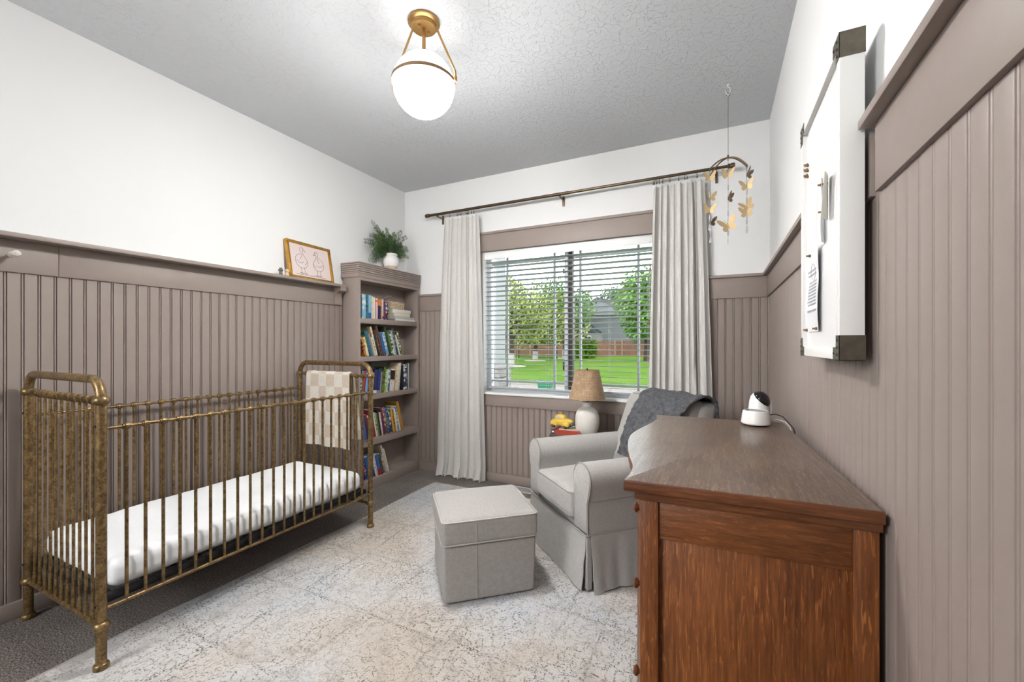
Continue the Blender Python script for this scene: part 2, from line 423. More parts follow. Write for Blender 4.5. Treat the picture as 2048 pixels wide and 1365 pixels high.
def trim(name, *bx_, mat=TAUPE, bev=.002, parent=None):
    b = B()
    for q in bx_: box(b, *q, bev=bev)
    return struct(name, b, mat, parent)
FZ0, FZ1, CZ = 1.54, 1.683, 1.703
trim('baseboard_left', (LX, .014, FY, BY, 0, .075)); trim('baseboard_right', (3.103, RX, FY, BY, 0, .075)); trim('baseboard_back', (.014, 3.103, 3.296, BY, 0, .075))
trim('trim_1', (LX, .010, FY, .846, FZ0, FZ1)); trim('trim_2', (LX, .010, .847, 2.519, FZ0, FZ1))          # left frieze boards, butt joint
trim('trim_3', (3.107, RX, 1.16, 3.31, FZ0, FZ1)); trim('trim_4', (3.107, RX, .575, 1.13, FZ0, FZ1)); trim('trim_5', (3.107, RX, FY, .574, FZ0, FZ1))
trim('trim_6', (.01, .84, 3.30, BY, FZ0, FZ1)); trim('trim_7', (2.52, 3.107, 3.30, BY, FZ0, FZ1))
trim('trim_8', (3.083, RX, 1.65, 3.28, FZ1, CZ)); trim('trim_9', (3.083, RX, FY, 1.150, FZ1, CZ)); trim('trim_10', (2.5, RX, 3.285, BY, FZ1, CZ)); trim('trim_11', (.01, .83, 3.285, BY, FZ1, CZ))
# window casing
trim('trim_12', (.80, 2.56, 3.293, BY, 2.055, 2.205)); trim('trim_13', (.79, 2.57, 3.283, BY, 2.205, 2.226))
trim('trim_14', (.825, .893, 3.296, BY, .80, 2.055)); trim('trim_15', (2.467, 2.535, 3.296, BY, .80, 2.055)); trim('trim_16', (.84, 2.52, 3.296, BY, .672, .772))
# ledge on left wall, with corbel
lt = thing('wall_ledge', 'long taupe picture ledge capping the left wall panelling', 'shelf', (0, 1, 1.68))
b = B(); box(b, LX, .092, FY, 2.492, FZ1, CZ, bev=.002); obj('ledge_board', b, TAUPE, lt)
b = B(); pr_ = [(.010, 1.545), (.020, 1.545), (.022, 1.575)] + [(.022 + .055 * (1 - cos(t * pi / 2 / 6)), 1.575 + .075 * sin(t * pi / 2 / 6)) for t in range(1, 7)] + [(.088, 1.652), (.088, FZ1), (.010, FZ1)]
prism(b, pr_, 2.435, 2.492, T=lambda x, y, z: (x, z, y)); obj('corbel', b, TAUPE, lt)
for yy, lab in ((.698, None), (-.05, None)):
    b = B(); lathe(b, [(0, 0), (.0135, 0), (.012, .004), (.007, .008), (.006, .03), (.008, .042), (.0135, .052), (.0145, .060), (.011, .067), (0, .07)], (.010, yy, 1.616), 16, Matrix.Rotation(RA(90), 3, 'Y'))
    obj('peg', b, M('pale_taupe_peg', (205, 199, 191), .4), lt)

# ------------------------------------------------------------------ window
def glassmat():
    k = N('window_glass'); k.t.nodes.remove(k.p)
    tr = k.n('BsdfTransparent'); gl = k.n('BsdfGlossy'); gl.inputs['Roughness'].default_value = .02
    fr = k.n('Fresnel'); fr.inputs[0].default_value = 1.10; mx = k.n('MixShader')
    k.link(fr.outputs[0], mx.inputs[0]); k.link(tr.outputs[0], mx.inputs[1]); k.link(gl.outputs[0], mx.inputs[2]); k.link(mx.outputs[0], k.out.inputs[0]); return k.m
GLASS = glassmat(); VINYL = M('white_vinyl', (232, 233, 234), .4); GRILLE = M('backlit_grille_grey', (158, 163, 164), .5); DKV = M('dark_sash_shadow_and_latch', (72, 66, 60), .5)  # grille bars: backlit shade put into their grey
win = thing('window_1', 'white vinyl sliding window with prairie grille bars', None, (1.68, 3.42, .8)); win['kind'] = 'structure'; del win['label']
b = B(); ty = 3.40, 3.455
for q in ((OX0, .935, *ty, OZ0, OZ1), (2.425, OX1, *ty, OZ0, OZ1), (.935, 2.425, *ty, OZ0, .83), (.935, 2.425, *ty, 2.02, OZ1)): box(b, *q, bev=.003)
obj('window_frame', b, VINYL, win)
b = B(); box(b, OX0, OX1, 3.282, 3.40, .772, .792, bev=.003); obj('window_sill', b, TRIMW, win)
b = B(); box(b, OX0, .899, BY, 3.40, .79, OZ1); box(b, 2.461, OX1, BY, 3.40, .79, OZ1); box(b, .9, 2.46, BY, 3.40, 2.056, OZ1); obj('jamb_lining', b, TRIMW, win)
b = B(); box(b, 1.645, 1.676, 3.39, 3.45, .83, 2.02, bev=.002); obj('meeting_stile', b, VINYL, win)
b = B(); box(b, 1.677, 1.714, 3.405, 3.45, .83, 2.02, bev=.002); obj('meeting_stile', b, DKV, win)  # dark stile colour stands for the screen's shadow
b = B(); box(b, 1.632, 1.645, 3.385, 3.40, 1.0, 1.07, bev=.003); box(b, 1.632, 1.645, 3.385, 3.40, 1.82, 1.86, bev=.003); obj('sash_latch', b, DKV, win)
for x0, x1 in ((.935, 1.645), (1.714, 2.425)):
    b = B(); box(b, x0, x1, 3.426, 3.430, .83, 2.02); obj('pane', b, GLASS, win)
for x in (1.09, 1.545, 1.775, 2.248):
    b = B(); box(b, x - .009, x + .009, 3.418, 3.438, .83, 2.02); obj('grille_bar', b, GRILLE, win)
for z in (.885, 1.955):
    for x0, x1 in ((.935, 1.645), (1.714, 2.425)):
        b = B(); box(b, x0, x1, 3.420, 3.436, z - .009, z + .009); obj('grille_bar', b, GRILLE, win)

# blinds
SLAT = M('white_faux_wood_slat', (168, 175, 180), .45)
bl = thing('venetian_blind', 'white two inch slat blind with open slats hanging inside the window', 'blind', (1.68, 3.35, 2.05))
b = B(); box(b, .903, 2.457, 3.325, 3.336, 1.985, 2.052, bev=.002); obj('valance', b, TRIMW, bl)
b = B(); box(b, .907, 2.453, 3.338, 3.385, 2.015, 2.05); obj('headrail', b, TRIMW, bl)
sb = B(); box(sb, -.773, .773, -.025, .025, -.0015, .0015, bev=.0008)
SM = meshonly('slat', sb, SLAT)
zs = [.868 + i * .0437 for i in range(26)]
for z in zs: put('slat', SM, bl, (0, .012, z - 2.05), (RA(-7), 0, 0))
b = B(); rbox(b, (1.68, 3.362, .832), (.773, .025, .008), .006, 4); obj('bottom_rail', b, SLAT, bl)
STR = M('blind_cord', (196, 198, 196), .8)
for x in (1.21, 1.50, 1.735, 2.03, 2.33):
    b = B()
    for y in (3.337, 3.387): cyl(b, (x, y, .835), (x, y, 2.02), .0008, n=5)
    cyl(b, (x + .012, 3.362, .835), (x + .012, 3.362, 2.02), .0008, n=5)
    obj('ladder_cord', b, STR, bl)
TAS = M('cord_tassel_wood', (120, 92, 62), .5)
for x, z in ((2.352, 1.80), (2.345, 1.385)):
    b = B(); cyl(b, (x, 3.312, z + .02), (x, 3.316, 2.0), .0011, n=5); obj('pull_cord', b, STR, bl)
    b = B(); lathe(b, [(0, -.02), (.006, -.02), (.0075, -.01), (.004, 0), (.006, .012), (.002, .022), (0, .022)], (x, 3.312, z), 12); obj('tassel', b, TAS, bl)

# ------------------------------------------------------------------ curtains
ROD = M('antique_bronze_rod', (96, 80, 62), .32, .85)
rt = thing('curtain_rod', 'long antique bronze curtain rod above the window', 'curtain rod', (1.62, 3.22, 2.432))
b = B(); cyl(b, (.372, 3.22, 2.432), (1.74, 3.22, 2.432), .0125, n=16); cyl(b, (1.60, 3.22, 2.432), (1.74, 3.22, 2.432), .0132, n=16); obj('rod', b, ROD, rt)
b = B(); cyl(b, (1.74, 3.22, 2.432), (2.87, 3.22, 2.432), .0105, n=16); obj('rod', b, ROD, rt)
for x, s in ((.372, -1), (2.87, 1)):
    b = B(); lathe(b, [(0, 0), (.0135, 0), (.017, .004), (.0175, .01), (.014, .014), (.0175, .02), (.0185, .036), (.016, .044), (0, .046)], (x, 3.22, 2.432), 16, Matrix.Rotation(RA(90 * s), 3, 'Y')); obj('finial', b, ROD, rt)
for x in (.46, 1.665, 2.80):
    b = B(); box(b, x - .008, x + .008, 3.304, BY, 2.36, 2.44, bev=.002); box(b, x - .006, x + .006, 3.214, 3.306, 2.408, 2.416)
    tube(b, [(x, 3.22 + .016 * cos(t), 2.432 + .016 * sin(t)) for t in [RA(a) for a in range(-200, 21, 20)]], .003, 6)
    cyl(b, (x, 3.302, 2.375), (x, 3.306, 2.375), .003, n=8)
    obj('bracket', b, ROD, rt)
rb = B(); tube(rb, [(0, .0165 * cos(t * pi / 10), .0165 * sin(t * pi / 10)) for t in range(20)], .0014, 6, closed=True)
tube(rb, [(0, 0, -.017), (0, 0, -.024), (0, .003, -.028)], .0012, 6); box(rb, -.003, .003, -.004, .004, -.040, -.026)
RINGM = meshonly('ring', rb, ROD)
def curtain(label, top, bot, xs_rings, seed, zt=2.385, zb=.008, puddle=True, tx=None):
    r_ = random.Random(seed)
    cx = (top[0] + top[1]) / 2
    t = thing('curtain', label, 'curtain', (cx, 3.24, 0))
    K_ = [0.0]; wts = [r_.uniform(.5, 1.6) for _ in range(9)]
    for q in wts: K_.append(K_[-1] + q)
    K_ = [q / K_[-1] for q in K_]; amps = [r_.uniform(.55, 1.1) for _ in range(9)]; drift = [r_.uniform(-.05, .05) for _ in range(10)]
    def f(u, v):
        x0 = top[0] + (bot[0] - top[0]) * (1 - v) ** .85; x1 = top[1] + (bot[1] - top[1]) * (1 - v) ** .85
        kk = [0.0] + [K_[i] + drift[i] * (1 - v) for i in range(1, 9)] + [1.0]
        i = 0
        while i < 8 and u > kk[i + 1]: i += 1
        t = (u - kk[i]) / (kk[i + 1] - kk[i]); h = .5 - .5 * cos(2 * pi * t); h = h ** (1.4 if i % 2 else .7)
        a_ = amps[i] * (.030 + .016 * (1 - v)) * (1 if i % 2 == 0 else .35) * (.55 + .45 * min(1, (1 - v) * 6 + .3))
        y = 3.262 - a_ * 1.5 * h
        z = zb + (zt - zb) * v; x = x0 + (x1 - x0) * u + .010 * sin(2 * pi * t) * (1 - .3 * v)
        if puddle and v < .05: y -= (.05 - v) * .9 * (.6 + .4 * sin(17 * u)); x += .016 * sin(19 * u) * (.05 - v) / .05
        z += (-.010 * (1 - h)) * max(0, v * 12 - 11)
        y = max(3.16, min(3.279, y + .004 * noise.noise(Vector((u * 8, v * 5, seed)))))
        return (x, y, z)
    b = B(); grid(b, f, 150, 44); thick(b, .0025); obj('panel', b, CURT, t, smooth=1.2)
    for x in xs_rings: put('ring', RINGM, t, (x - cx, -.02, 2.427), (0, 0, r_.uniform(-.5, .5)))
    return t
curtain('pale grey linen curtain left of the window reaching the carpet by the bookcase', (.515, .885), (.43, .955), [.52, .60, .68, .70, .72, .775, .79, .80, .83, .855], 3)
curtain('pale grey linen curtain right of the window behind the armchair', (2.385, 2.725), (2.33, 2.80), [2.385, 2.395, 2.41, 2.43, 2.45, 2.50, 2.56, 2.60, 2.615, 2.68], 5)

# ------------------------------------------------------------------ rug, register
RX0, RX1, RY0, RY1 = .585, 2.60, .22, 3.02
rg = thing('area_rug', 'large cream and grey distressed oriental rug under the ottoman and armchair', 'rug', ((RX0 + RX1) / 2, (RY0 + RY1) / 2, 0))
def rugf(u, v):
    x = RX0 + (RX1 - RX0) * u; y = RY0 + (RY1 - RY0) * v
    x += .012 * noise.noise(Vector((y * 1.6, 0, 0))) * (1 - u) * 2
    # right edge runs slightly inwards near the camera
    x -= u * .20 * max(0, (2.0 - y)) ** 1.0 * .6
    return (x, y, .009)
b = B(); grid(b, rugf, 30, 40); thick(b, .008); obj('weave', b, RUG, rg, smooth=0)
b = B(); P = [Vector(rugf(i / 60, 1)) for i in range(60, -1, -1)] + [Vector(rugf(0, 1 - j / 60)) for j in range(1, 61)] + [Vector(rugf(i / 60, 0)) for i in range(1, 61)] + [Vector(rugf(1, j / 60)) for j in range(1, 60)]
P = [p + Vector((0, 0, -.003)) for p in P]; tube(b, P, .006, 6, closed=True); obj('binding', b, RUGB, rg)
GRV = M('painted_steel_register', (206, 203, 198), .4)
vt = thing('floor_register', 'white floor vent register beside the back baseboard left of the armchair', 'vent', (1.36, 3.20, 0))
b = B()
for q in ((1.19, 1.53, 3.244, 3.258, .0, .006), (1.19, 1.53, 3.142, 3.156, 0, .006), (1.19, 1.204, 3.15, 3.25, 0, .006), (1.516, 1.53, 3.15, 3.25, 0, .006)): box(b, *q, bev=.001)
obj('register_frame', b, GRV, vt)
b = B(); box(b, 1.2, 1.52, 3.15, 3.25, 0, .001); obj('duct_shade_sheet', b, BLACK, vt)  # black sheet painted in for the darkness inside the duct
fb = B(); box(fb, -.0022, .0022, -.055, .055, 0, .005)
FM = meshonly('louver', fb, GRV)
for i in range(24): put('louver', FM, vt, (-.155 + i * .0135, 0, .0005), (0, 0, RA(-22)))

# ------------------------------------------------------------------ ceiling globe light
gx, gy, gz, gr = 1.568, 1.597, 2.437, .142
cl = thing('globe_ceiling_light', 'brass semi flush ceiling light with lit white glass globe', 'ceiling light', (gx, gy, H))
b = B(); lathe(b, [(0, 0), (.072, 0), (.074, -.004), (.074, -.012), (.066, -.017), (.060, -.019), (.060, -.030), (.056, -.034), (0, -.035)], (gx, gy, H), 40); obj('canopy', b, LBRASS, cl)
b = B(); cyl(b, (gx, gy, H - .03), (gx, gy, gz + gr - .008), .0085, n=14); lathe(b, [(0, 0), (.03, 0), (.03, .012), (.01, .02), (0, .02)], (gx, gy, gz + gr - .012), 20); obj('stem', b, LBRASS, cl)
k = N('lit_opal_glass'); k.col((1, 1, 1, 1)); k.p.inputs['Emission Color'].default_value = (1, .99, .975, 1); 
# emission graded by normal: lower glass set brighter, top dimmer to spare the ceiling
gm_ = k.n('NewGeometry'); sx_ = k.n('SeparateXYZ'); k.link(gm_.outputs['Normal'], sx_.inputs[0]); mr_ = k.n('MapRange', interpolation_type='SMOOTHSTEP')
mr_.inputs['From Min'].default_value = -1.0; mr_.inputs['From Max'].default_value = .3; mr_.inputs['To Min'].default_value = GLOBE; mr_.inputs['To Max'].default_value = GTOP
k.link(sx_.outputs['Z'], mr_.inputs[0]); k.link(mr_.outputs[0], k.p.inputs['Emission Strength']); OPAL = k.m
b = B(); bmesh.ops.create_uvsphere(b, u_segments=40, v_segments=24, radius=gr, matrix=Matrix.Translation((gx, gy, gz))); obj('glass_globe', b, OPAL, cl)
b = B(); lathe(b, [(gr - .002, gz + .004), (gr + .005, gz + .004), (gr + .006, gz + .008), (gr + .006, gz + .016), (gr + .005, gz + .020), (gr - .004, gz + .020)], (gx, gy, 0), 64); obj('band', b, M('satin_bronze_band', (150, 122, 92), .55, .5), cl)
ang = RA(13)
for s in (-1, 1):
    dx, dy = s * cos(ang), s * sin(ang)
    b = B(); tube(b, [(gx + dx * r, gy + dy * r, z) for r, z in ((.054, H - .022), (.060, H - .034), (gr + .013, gz + .048), (gr + .015, gz + .032), (gr + .015, gz + .004))], .0052, 10); obj('arm', b, LBRASS, cl)
    b = B(); lathe(b, [(0, -.012), (.006, -.012), (.008, -.006), (.008, .010), (.005, .014), (0, .014)], (gx + dx * (gr + .015), gy + dy * (gr + .015), gz + .010), 12); obj('knob', b, LBRASS, cl)
for s in (-1, 1):
    b = B(); lathe(b, [(0, 0), (.006, 0), (.007, -.006), (.004, -.010), (0, -.011)], (gx + s * .030 * cos(ang + 1.2), gy + s * .030 * sin(ang + 1.2), H - .035), 12); obj('screw', b, LBRASS, cl)

# ------------------------------------------------------------------ crib
CX0, CX1, CY0, CY1 = .052, .742, .738, 2.095
cr = thing('crib', 'antique brass metal baby crib with rounded end hoops against the left wall', 'crib', ((CX0 + CX1) / 2, (CY0 + CY1) / 2, 0))
zt = 1.088; rr_ = .075
for yy in (CY0, CY1):
    P = [(CX0, yy, .012), (CX0, yy, .5), (CX0, yy, zt - rr_)] + [(CX0 + rr_ - rr_ * cos(t), yy, zt - rr_ + rr_ * sin(t)) for t in [RA(a) for a in range(10, 90, 10)]]
    P += [(CX0 + rr_, yy, zt), (CX1 - rr_, yy, zt)] + [(CX1 - rr_ + rr_ * sin(t), yy, zt - rr_ + rr_ * cos(t)) for t in [RA(a) for a in range(10, 90, 10)]]
    P += [(CX1, yy, zt - rr_), (CX1, yy, .5), (CX1, yy, .012)]
    b = B(); tube(b, P, .0165, 16); obj('end_hoop', b, BRASS, cr)
def collar(x, y, z): return (x, y, z)
cb = B(); lathe(cb, [(.0165, -.017), (.021, -.014), (.0255, -.006), (.026, .002), (.022, .011), (.0165, .015)], (0, 0, 0), 20); COLM = meshonly('collar', cb, BRASS)
cb = B(); lathe(cb, [(0, 0), (.0235, 0), (.024, .004), (.0235, .016), (.0205, .020), (.0165, .022)], (0, 0, 0), 20); FTM = meshonly('foot', cb, BRASS)
ox, oy = (CX0 + CX1) / 2, (CY0 + CY1) / 2
for x in (CX0, CX1):
    for y in (CY0, CY1):
        put('collar', COLM, cr, (x - ox, y - oy, 1.010)); put('collar', COLM, cr, (x - ox, y - oy, .168)); put('foot', FTM, cr, (x - ox, y - oy, .009 if x > .5 else 0))
        for z in (.905, .235):
            b = B(); s = 1 if x > .5 else -1; lathe(b, [(0, 0), (.005, 0), (.005, .002), (0, .003)], (x + s * .0, y - .0165, z + .01), 10, Matrix.Rotation(RA(90), 3, 'X')); obj('bolt', b, BLACK, cr)
def knrail(p0, p1, r, n, kr, kl):
    """rail with n spool shaped knuckles"""
    p0, p1 = Vector(p0), Vector(p1); L = (p1 - p0).length; d = (p1 - p0) / L; P, R = [p0], [r]
    for i in range(n):
        c = L * (i + 1) / (n + 1)
        for o_, q in ((-kl, r), (-kl * .9, kr * .78), (-kl * .55, kr * .80), (-kl * .5, kr * 1.0), (0, kr * 1.08), (kl * .5, kr * 1.0), (kl * .55, kr * .80), (kl * .9, kr * .78), (kl, r)):
            P.append(p0 + d * (c + o_)); R.append(q)
    P.append(p1); R.append(r); b = B(); tube(b, P, R, 12); return b
for x in (CX0, CX1):
    obj('side_rail', knrail((x, CY0 + .015, .902), (x, CY1 - .015, .902), .0066, 21, .0132, .0145), BRASS, cr, smooth=.9)
    b = B(); cyl(b, (x, CY0 + .014, .226), (x, CY1 - .014, .226), .0078, n=12); obj('lower_rail', b, BRASS, cr)
for y in (CY0, CY1):
    obj('end_rail', knrail((CX0 + .015, y, 1.008), (CX1 - .015, y, 1.008), .0085, 11, .0160, .0155), BRASS, cr, smooth=.9)
    b = B(); cyl(b, (CX0 + .014, y, .165), (CX1 - .014, y, .165), .0095, n=12); obj('lower_rail', b, BRASS, cr)
sb = B(); cyl(sb, (0, 0, .230), (0, 0, .897), .0062, n=10); SP1 = meshonly('spindle', sb, BRASS)
sb = B(); tube(sb, [(0, 0, .168), (0, 0, .20), (0, 0, .235), (0, 0, 1.0)], [.0070, .0080, .0054, .0054], 10); SP2 = meshonly('spindle', sb, BRASS)
LS = CY1 - CY0 - .03; LE = CX1 - CX0 - .03
for x in (CX0, CX1):
    for i in range(21): put('spindle', SP1, cr, (x - ox, CY0 + .015 + LS * (i + 1) / 22 - oy, 0))
for y in (CY0, CY1):
    for i in range(11): put('spindle', SP2, cr, (CX0 + .015 + LE * (i + 1) / 12 - ox, y - oy, 0))
b = B(); z = .262
for q in ((CX0 + .02, CX0 + .05, CY0 + .02, CY1 - .02, z - .028, z), (CX1 - .05, CX1 - .02, CY0 + .02, CY1 - .02, z - .028, z), (CX0 + .05, CX1 - .05, CY0 + .02, CY0 + .05, z - .028, z), (CX0 + .05, CX1 - .05, CY1 - .05, CY1 - .02, z - .028, z)): box(b, *q, bev=.002)
for i in range(1, 12):
    y = CY0 + .05 + (LS - .07) * i / 12; box(b, CX0 + .05, CX1 - .05, y - .008, y + .008, z - .006, z - .001)
obj('mattress_support', b, BLACK, cr)
mx0, mx1, my0, my1 = .082, .712, .775, 2.058
def mat_T(q):
    # gentle sheet creases near the corners
    k_ = .006 * noise.noise(q * 9 + Vector((3, 1, 2))) + .003 * noise.noise(q * 24)
    q.z += k_; q.x += k_ * .5; return q
b = B(); rbox(b, ((mx0 + mx1) / 2, (my0 + my1) / 2, .262 + .062), ((mx1 - mx0) / 2, (my1 - my0) / 2, .062), .045, 26, (.012, 0), T=mat_T)
mt = tag(obj('crib_mattress', b, SHEET, None, loc=((mx0 + mx1) / 2, (my0 + my1) / 2, .262), smooth=1.2), 'crib mattress in a fitted white sheet lying low inside the brass crib', 'mattress')

# towel over the far end rail
def towelmat():
    k = N('checkered_terry_towel'); v = k.co(kind='UV'); ch = k.n('TexChecker'); ch.inputs['Scale'].default_value = 1.0; k.link(v, ch.inputs['Vector'])
    ch.inputs[1].default_value = lin((240, 235, 226)); ch.inputs[2].default_value = lin((222, 206, 188))
    k.col(k.mix(.25, ch.outputs[0], k.ramp(k.noise(130, 3, .7), [(.35, lin((150, 135, 115))), (.6, lin((255, 250, 240)))]), 'MULTIPLY'))
    k.set(Roughness=1); k.bump(k.noise(260, 3, .7), 1, .006); return k.m
b = B(); uvl = b.loops.layers.uv.new('u')
NU, NV = 40, 70; tw0, tw1 = .148, .566; zr = 1.008 + .019
Lf, Lb = .505, .45
def twf(u, v):
    s = v * (Lf + Lb + .05); x = tw0 + (tw1 - tw0) * u
    fold = sin(2 * pi * 2.2 * u + .6)
    if s < Lf:
        z = zr - .012 - (Lf - s); d = (Lf - s) / Lf; y = CY1 - .022 - .012 * fold * d - .008 * d; x += .03 * d * (u - .2)
    elif s < Lf + .05:
        a = (s - Lf) / .05 * pi; y = CY1 - .022 * cos(a); z = zr - .012 + .016 * sin(a)
    else:
        d = (s - Lf - .05) / Lb; z = zr - .012 - d * Lb; y = CY1 + .022 + .010 * fold * d + .02 * d; x += .055 * d
    z += .004 * noise.noise(Vector((x * 20, y * 20, z * 14)))
    return (x, y, z)
g = [[b.verts.new(twf(i / NU, j / NV)) for j in range(NV + 1)] for i in range(NU + 1)]
for i in range(NU):
    for j in range(NV):
        f = b.faces.new((g[i][j], g[i + 1][j], g[i + 1][j + 1], g[i][j + 1]))
        for l, (a, c) in zip(f.loops, ((i, j), (i + 1, j), (i + 1, j + 1), (i, j + 1))): l[uvl].uv = (a / NU * 5.4 + .4, c / NV * 11.5 + .25)
thick(b, .007)
tw = obj('towel', b, towelmat(), None, loc=(.36, CY1, .9), smooth=1.3)
tag(tw, 'cream and beige checkered terry towel hung over the far end of the crib', 'towel')

# ------------------------------------------------------------------ bookcase
BK0, BK1, BD = 2.52, 3.288, .193
bk = thing('bookcase', 'tall narrow taupe bookcase with fluted cornice in the back left corner', 'bookcase', (.1, 2.9, 0))
x0 = .016
SH = [(.080, .02), (.42, .054), (.794, .041), (1.118, .041), (1.437, .045)]
for y0_, y1_ in ((BK0, BK0 + .022), (BK1 - .022, BK1)):
    b = B(); box(b, x0, BD, y0_, y1_, 0, 1.79, bev=.001); obj('side_panel', b, TAUPE, bk)
b = B(); box(b, x0, x0 + .006, BK0 + .02, BK1 - .02, .02, 1.8); obj('back_panel', b, TAUPE, bk)
for z, t in SH:
    b = B(); box(b, x0 + .006, BD - .018, BK0 + .022, BK1 - .022, z - .018, z, bev=.001)
    obj('shelf', b, TAUPE, bk)
    b = B()
    if z > .1: box(b, BD - .020, BD - .001, BK0 + .022, BK1 - .022, z - t, z - .001, bev=.0015)
    else: box(b, BD - .020, BD - .001, BK0 + .022, BK1 - .022, .0, z - .001, bev=.0015)
    obj('shelf_edge', b, TAUPE, bk)
b = B(); box(b, x0 + .006, BD, BK0 + .022, BK1 - .022, 1.745, 1.79); obj('top_rail', b, TAUPE, bk)
b = B(); box(b, LX + .012, BD + .006, BK0 - .008, BK1 + .006, 1.768, 1.80, bev=.002)
for i in range(5):
    z0 = 1.800 + i * .0165; e = .006 + .001 * i
    box(b, LX + .012, BD + e + .004, BK0 - e - .002, min(BK1 + e, 3.299), z0, z0 + .0125, bev=.003)
    box(b, LX + .012, BD + e - .003, BK0 - e + .005, BK1, z0 + .011, z0 + .018)
box(b, LX + .012, BD + .014, BK0 - .014, 3.299, 1.882, 1.892, bev=.002)
obj('cornice', b, TAUPE, bk)

# books ---------------------------------------------------------------
def bookmat(c1, c2, seed):
    key = ('bk', c1, c2, seed % 3)
    if key in _mc: return _mc[key]
    k = N('book_cover'); c = lin(c1)
    if c2:
        v = k.co((1, 1, 1)); f = k.noise(26 + 8 * (seed % 3), 2, .5, v)
        k.col(k.ramp(f, [(.50, c), (.56, lin(c2))]))
    else: k.col(c)
    k.set(Roughness=.4); _mc[key] = k.m; return k.m
PAGES = M('book_pages', (226, 220, 206), .9, 0, 400, .08)
def book(y, t, h, d, c1, c2, lab, z, lean=0, xf=BD - .028, band=None, seed=0, group=None, flat=None):
    """spine faces +x at xf, bottom edge centre at y; lean about x axis (deg, + leans to -y)"""
    t_ = t; b = B(); c = .0014
    # cover: spine plus two boards, spine slightly rounded
    box(b, -.001, .0012, -t_ / 2 + .0003, t_ / 2 - .0003, 0, h, bev=.0004); box(b, -d, .0, -t_ / 2, -t_ / 2 + c, 0, h); box(b, -d, .0, t_ / 2 - c, t_ / 2, 0, h)
    me = meshonly('book', b, bookmat(c1, c2, seed), .5)
    o = bpy.data.objects.new('book', me); COL.objects.link(o)
    if flat: o.location = flat[0]; o.rotation_euler = flat[1]
    else:
        a = RA(lean); o.location = (xf, y, z + abs(sin(a)) * t_ / 2 + .0003); o.rotation_euler = (a, 0, 0)
    b = B(); box(b, -d + .003, -.001, -t_ / 2 + c, t_ / 2 - c, .003, h - .003); put('pages', meshonly('pages', b, PAGES, 0), o)
    if band:
        b = B()
        for z0_, z1_ in band[1:]: box(b, -.0005, .0016, -t_ / 2 + .0002, t_ / 2 - .0002, h * z0_, h * z1_)
        put('spine_band', meshonly('spine_band', b, bookmat(band[0], None, 0), 0), o)
    tag(o, lab, 'book', group); return o
C = dict(teal=(44, 112, 122), ltblue=(134, 184, 206), palegreen=(206, 218, 196), cream=(228, 218, 196), pink=(222, 178, 182), navy=(32, 42, 84), orange=(206, 122, 44), tan=(206, 176, 132), white=(228, 226, 220),
         purple=(92, 52, 104), black=(26, 26, 30), dkteal=(24, 74, 88), lilac=(150, 140, 150), brown=(96, 72, 60), blue=(44, 96, 158), skyblue=(104, 160, 210), dkgreen=(44, 62, 32), green=(88, 128, 52), grey=(140, 140, 136),
         olive=(104, 108, 44), royal=(28, 48, 128), red=(152, 26, 34), yellow=(206, 170, 72), gold=(188, 134, 44), maroon=(96, 32, 48), lime=(166, 188, 72), silver=(186, 190, 188))
GR = {'s1': 'upright books on the top shelf', 's2': 'leaning books on the second shelf', 's3': 'books on the third shelf', 's4': 'books on the fourth shelf', 's5': 'books on the bottom shelf'}
SN = {'s1': 'top shelf', 's2': 'second shelf', 's3': 'third shelf', 's4': 'fourth shelf', 's5': 'bottom shelf'}
def row(key, z, lean, items, leans=None):
    """items: (y0, y1, h, d, c1, c2, band, desc)"""
    for i, (ya, yb, h, d, c1, c2, band, desc) in enumerate(items):
        l = leans[i] if leans else lean
        t = (yb - ya) * cos(RA(l)) - .0006
        if len(items) == 1: rel = ''
        elif i == 0: rel = 'leftmost'
        elif i == len(items) - 1: rel = 'rightmost of its run'
        else: rel = 'right of the ' + ' '.join(items[i - 1][7].split()[:5])
        book((ya + yb) / 2, t, h, d, C[c1], C[c2] if c2 else None, '%s on the %s, %s' % (desc, SN[key], rel), z, l, band=band and (C[band[0]],) + tuple(band[1:]), seed=i * 7 + len(key), group=GR[key])
D = .125
row('s1', 1.437, 0, [
 (2.545, 2.580, .19, D, 'dkteal', None, None, 'dark teal book'), (2.582, 2.625, .20, D, 'ltblue', 'white', None, 'wide pale blue book'), (2.627, 2.652, .197, D, 'teal', 'navy', None, 'mottled teal book'),
 (2.654, 2.685, .199, D, 'ltblue', None, ('blue', (.0, .25)), 'light blue book'), (2.687, 2.704, .193, D, 'palegreen', 'pink', None, 'thin pale green book'), (2.706, 2.730, .185, D, 'cream', None, None, 'thick cream book'),
 (2.736, 2.764, .178, D, 'pink', None, ('orange', (.82, .93)), 'pink spined book'), (2.766, 2.800, .178, D, 'navy', None, ('orange', (.66, .98)), 'navy book with orange head'), (2.802, 2.816, .180, D, 'tan', 'orange', None, 'narrow tan book'),
 (2.818, 2.831, .176, D, 'white', None, ('red', (.04, .16)), 'thin white book'), (2.833, 2.860, .160, D, 'purple', None, ('red', (.22, .40)), 'purple book'), (2.861, 2.882, .150, D, 'black', 'white', None, 'black and white speckled book'),
 (2.883, 2.898, .150, D, 'grey', 'black', None, 'thin grey patterned book')])
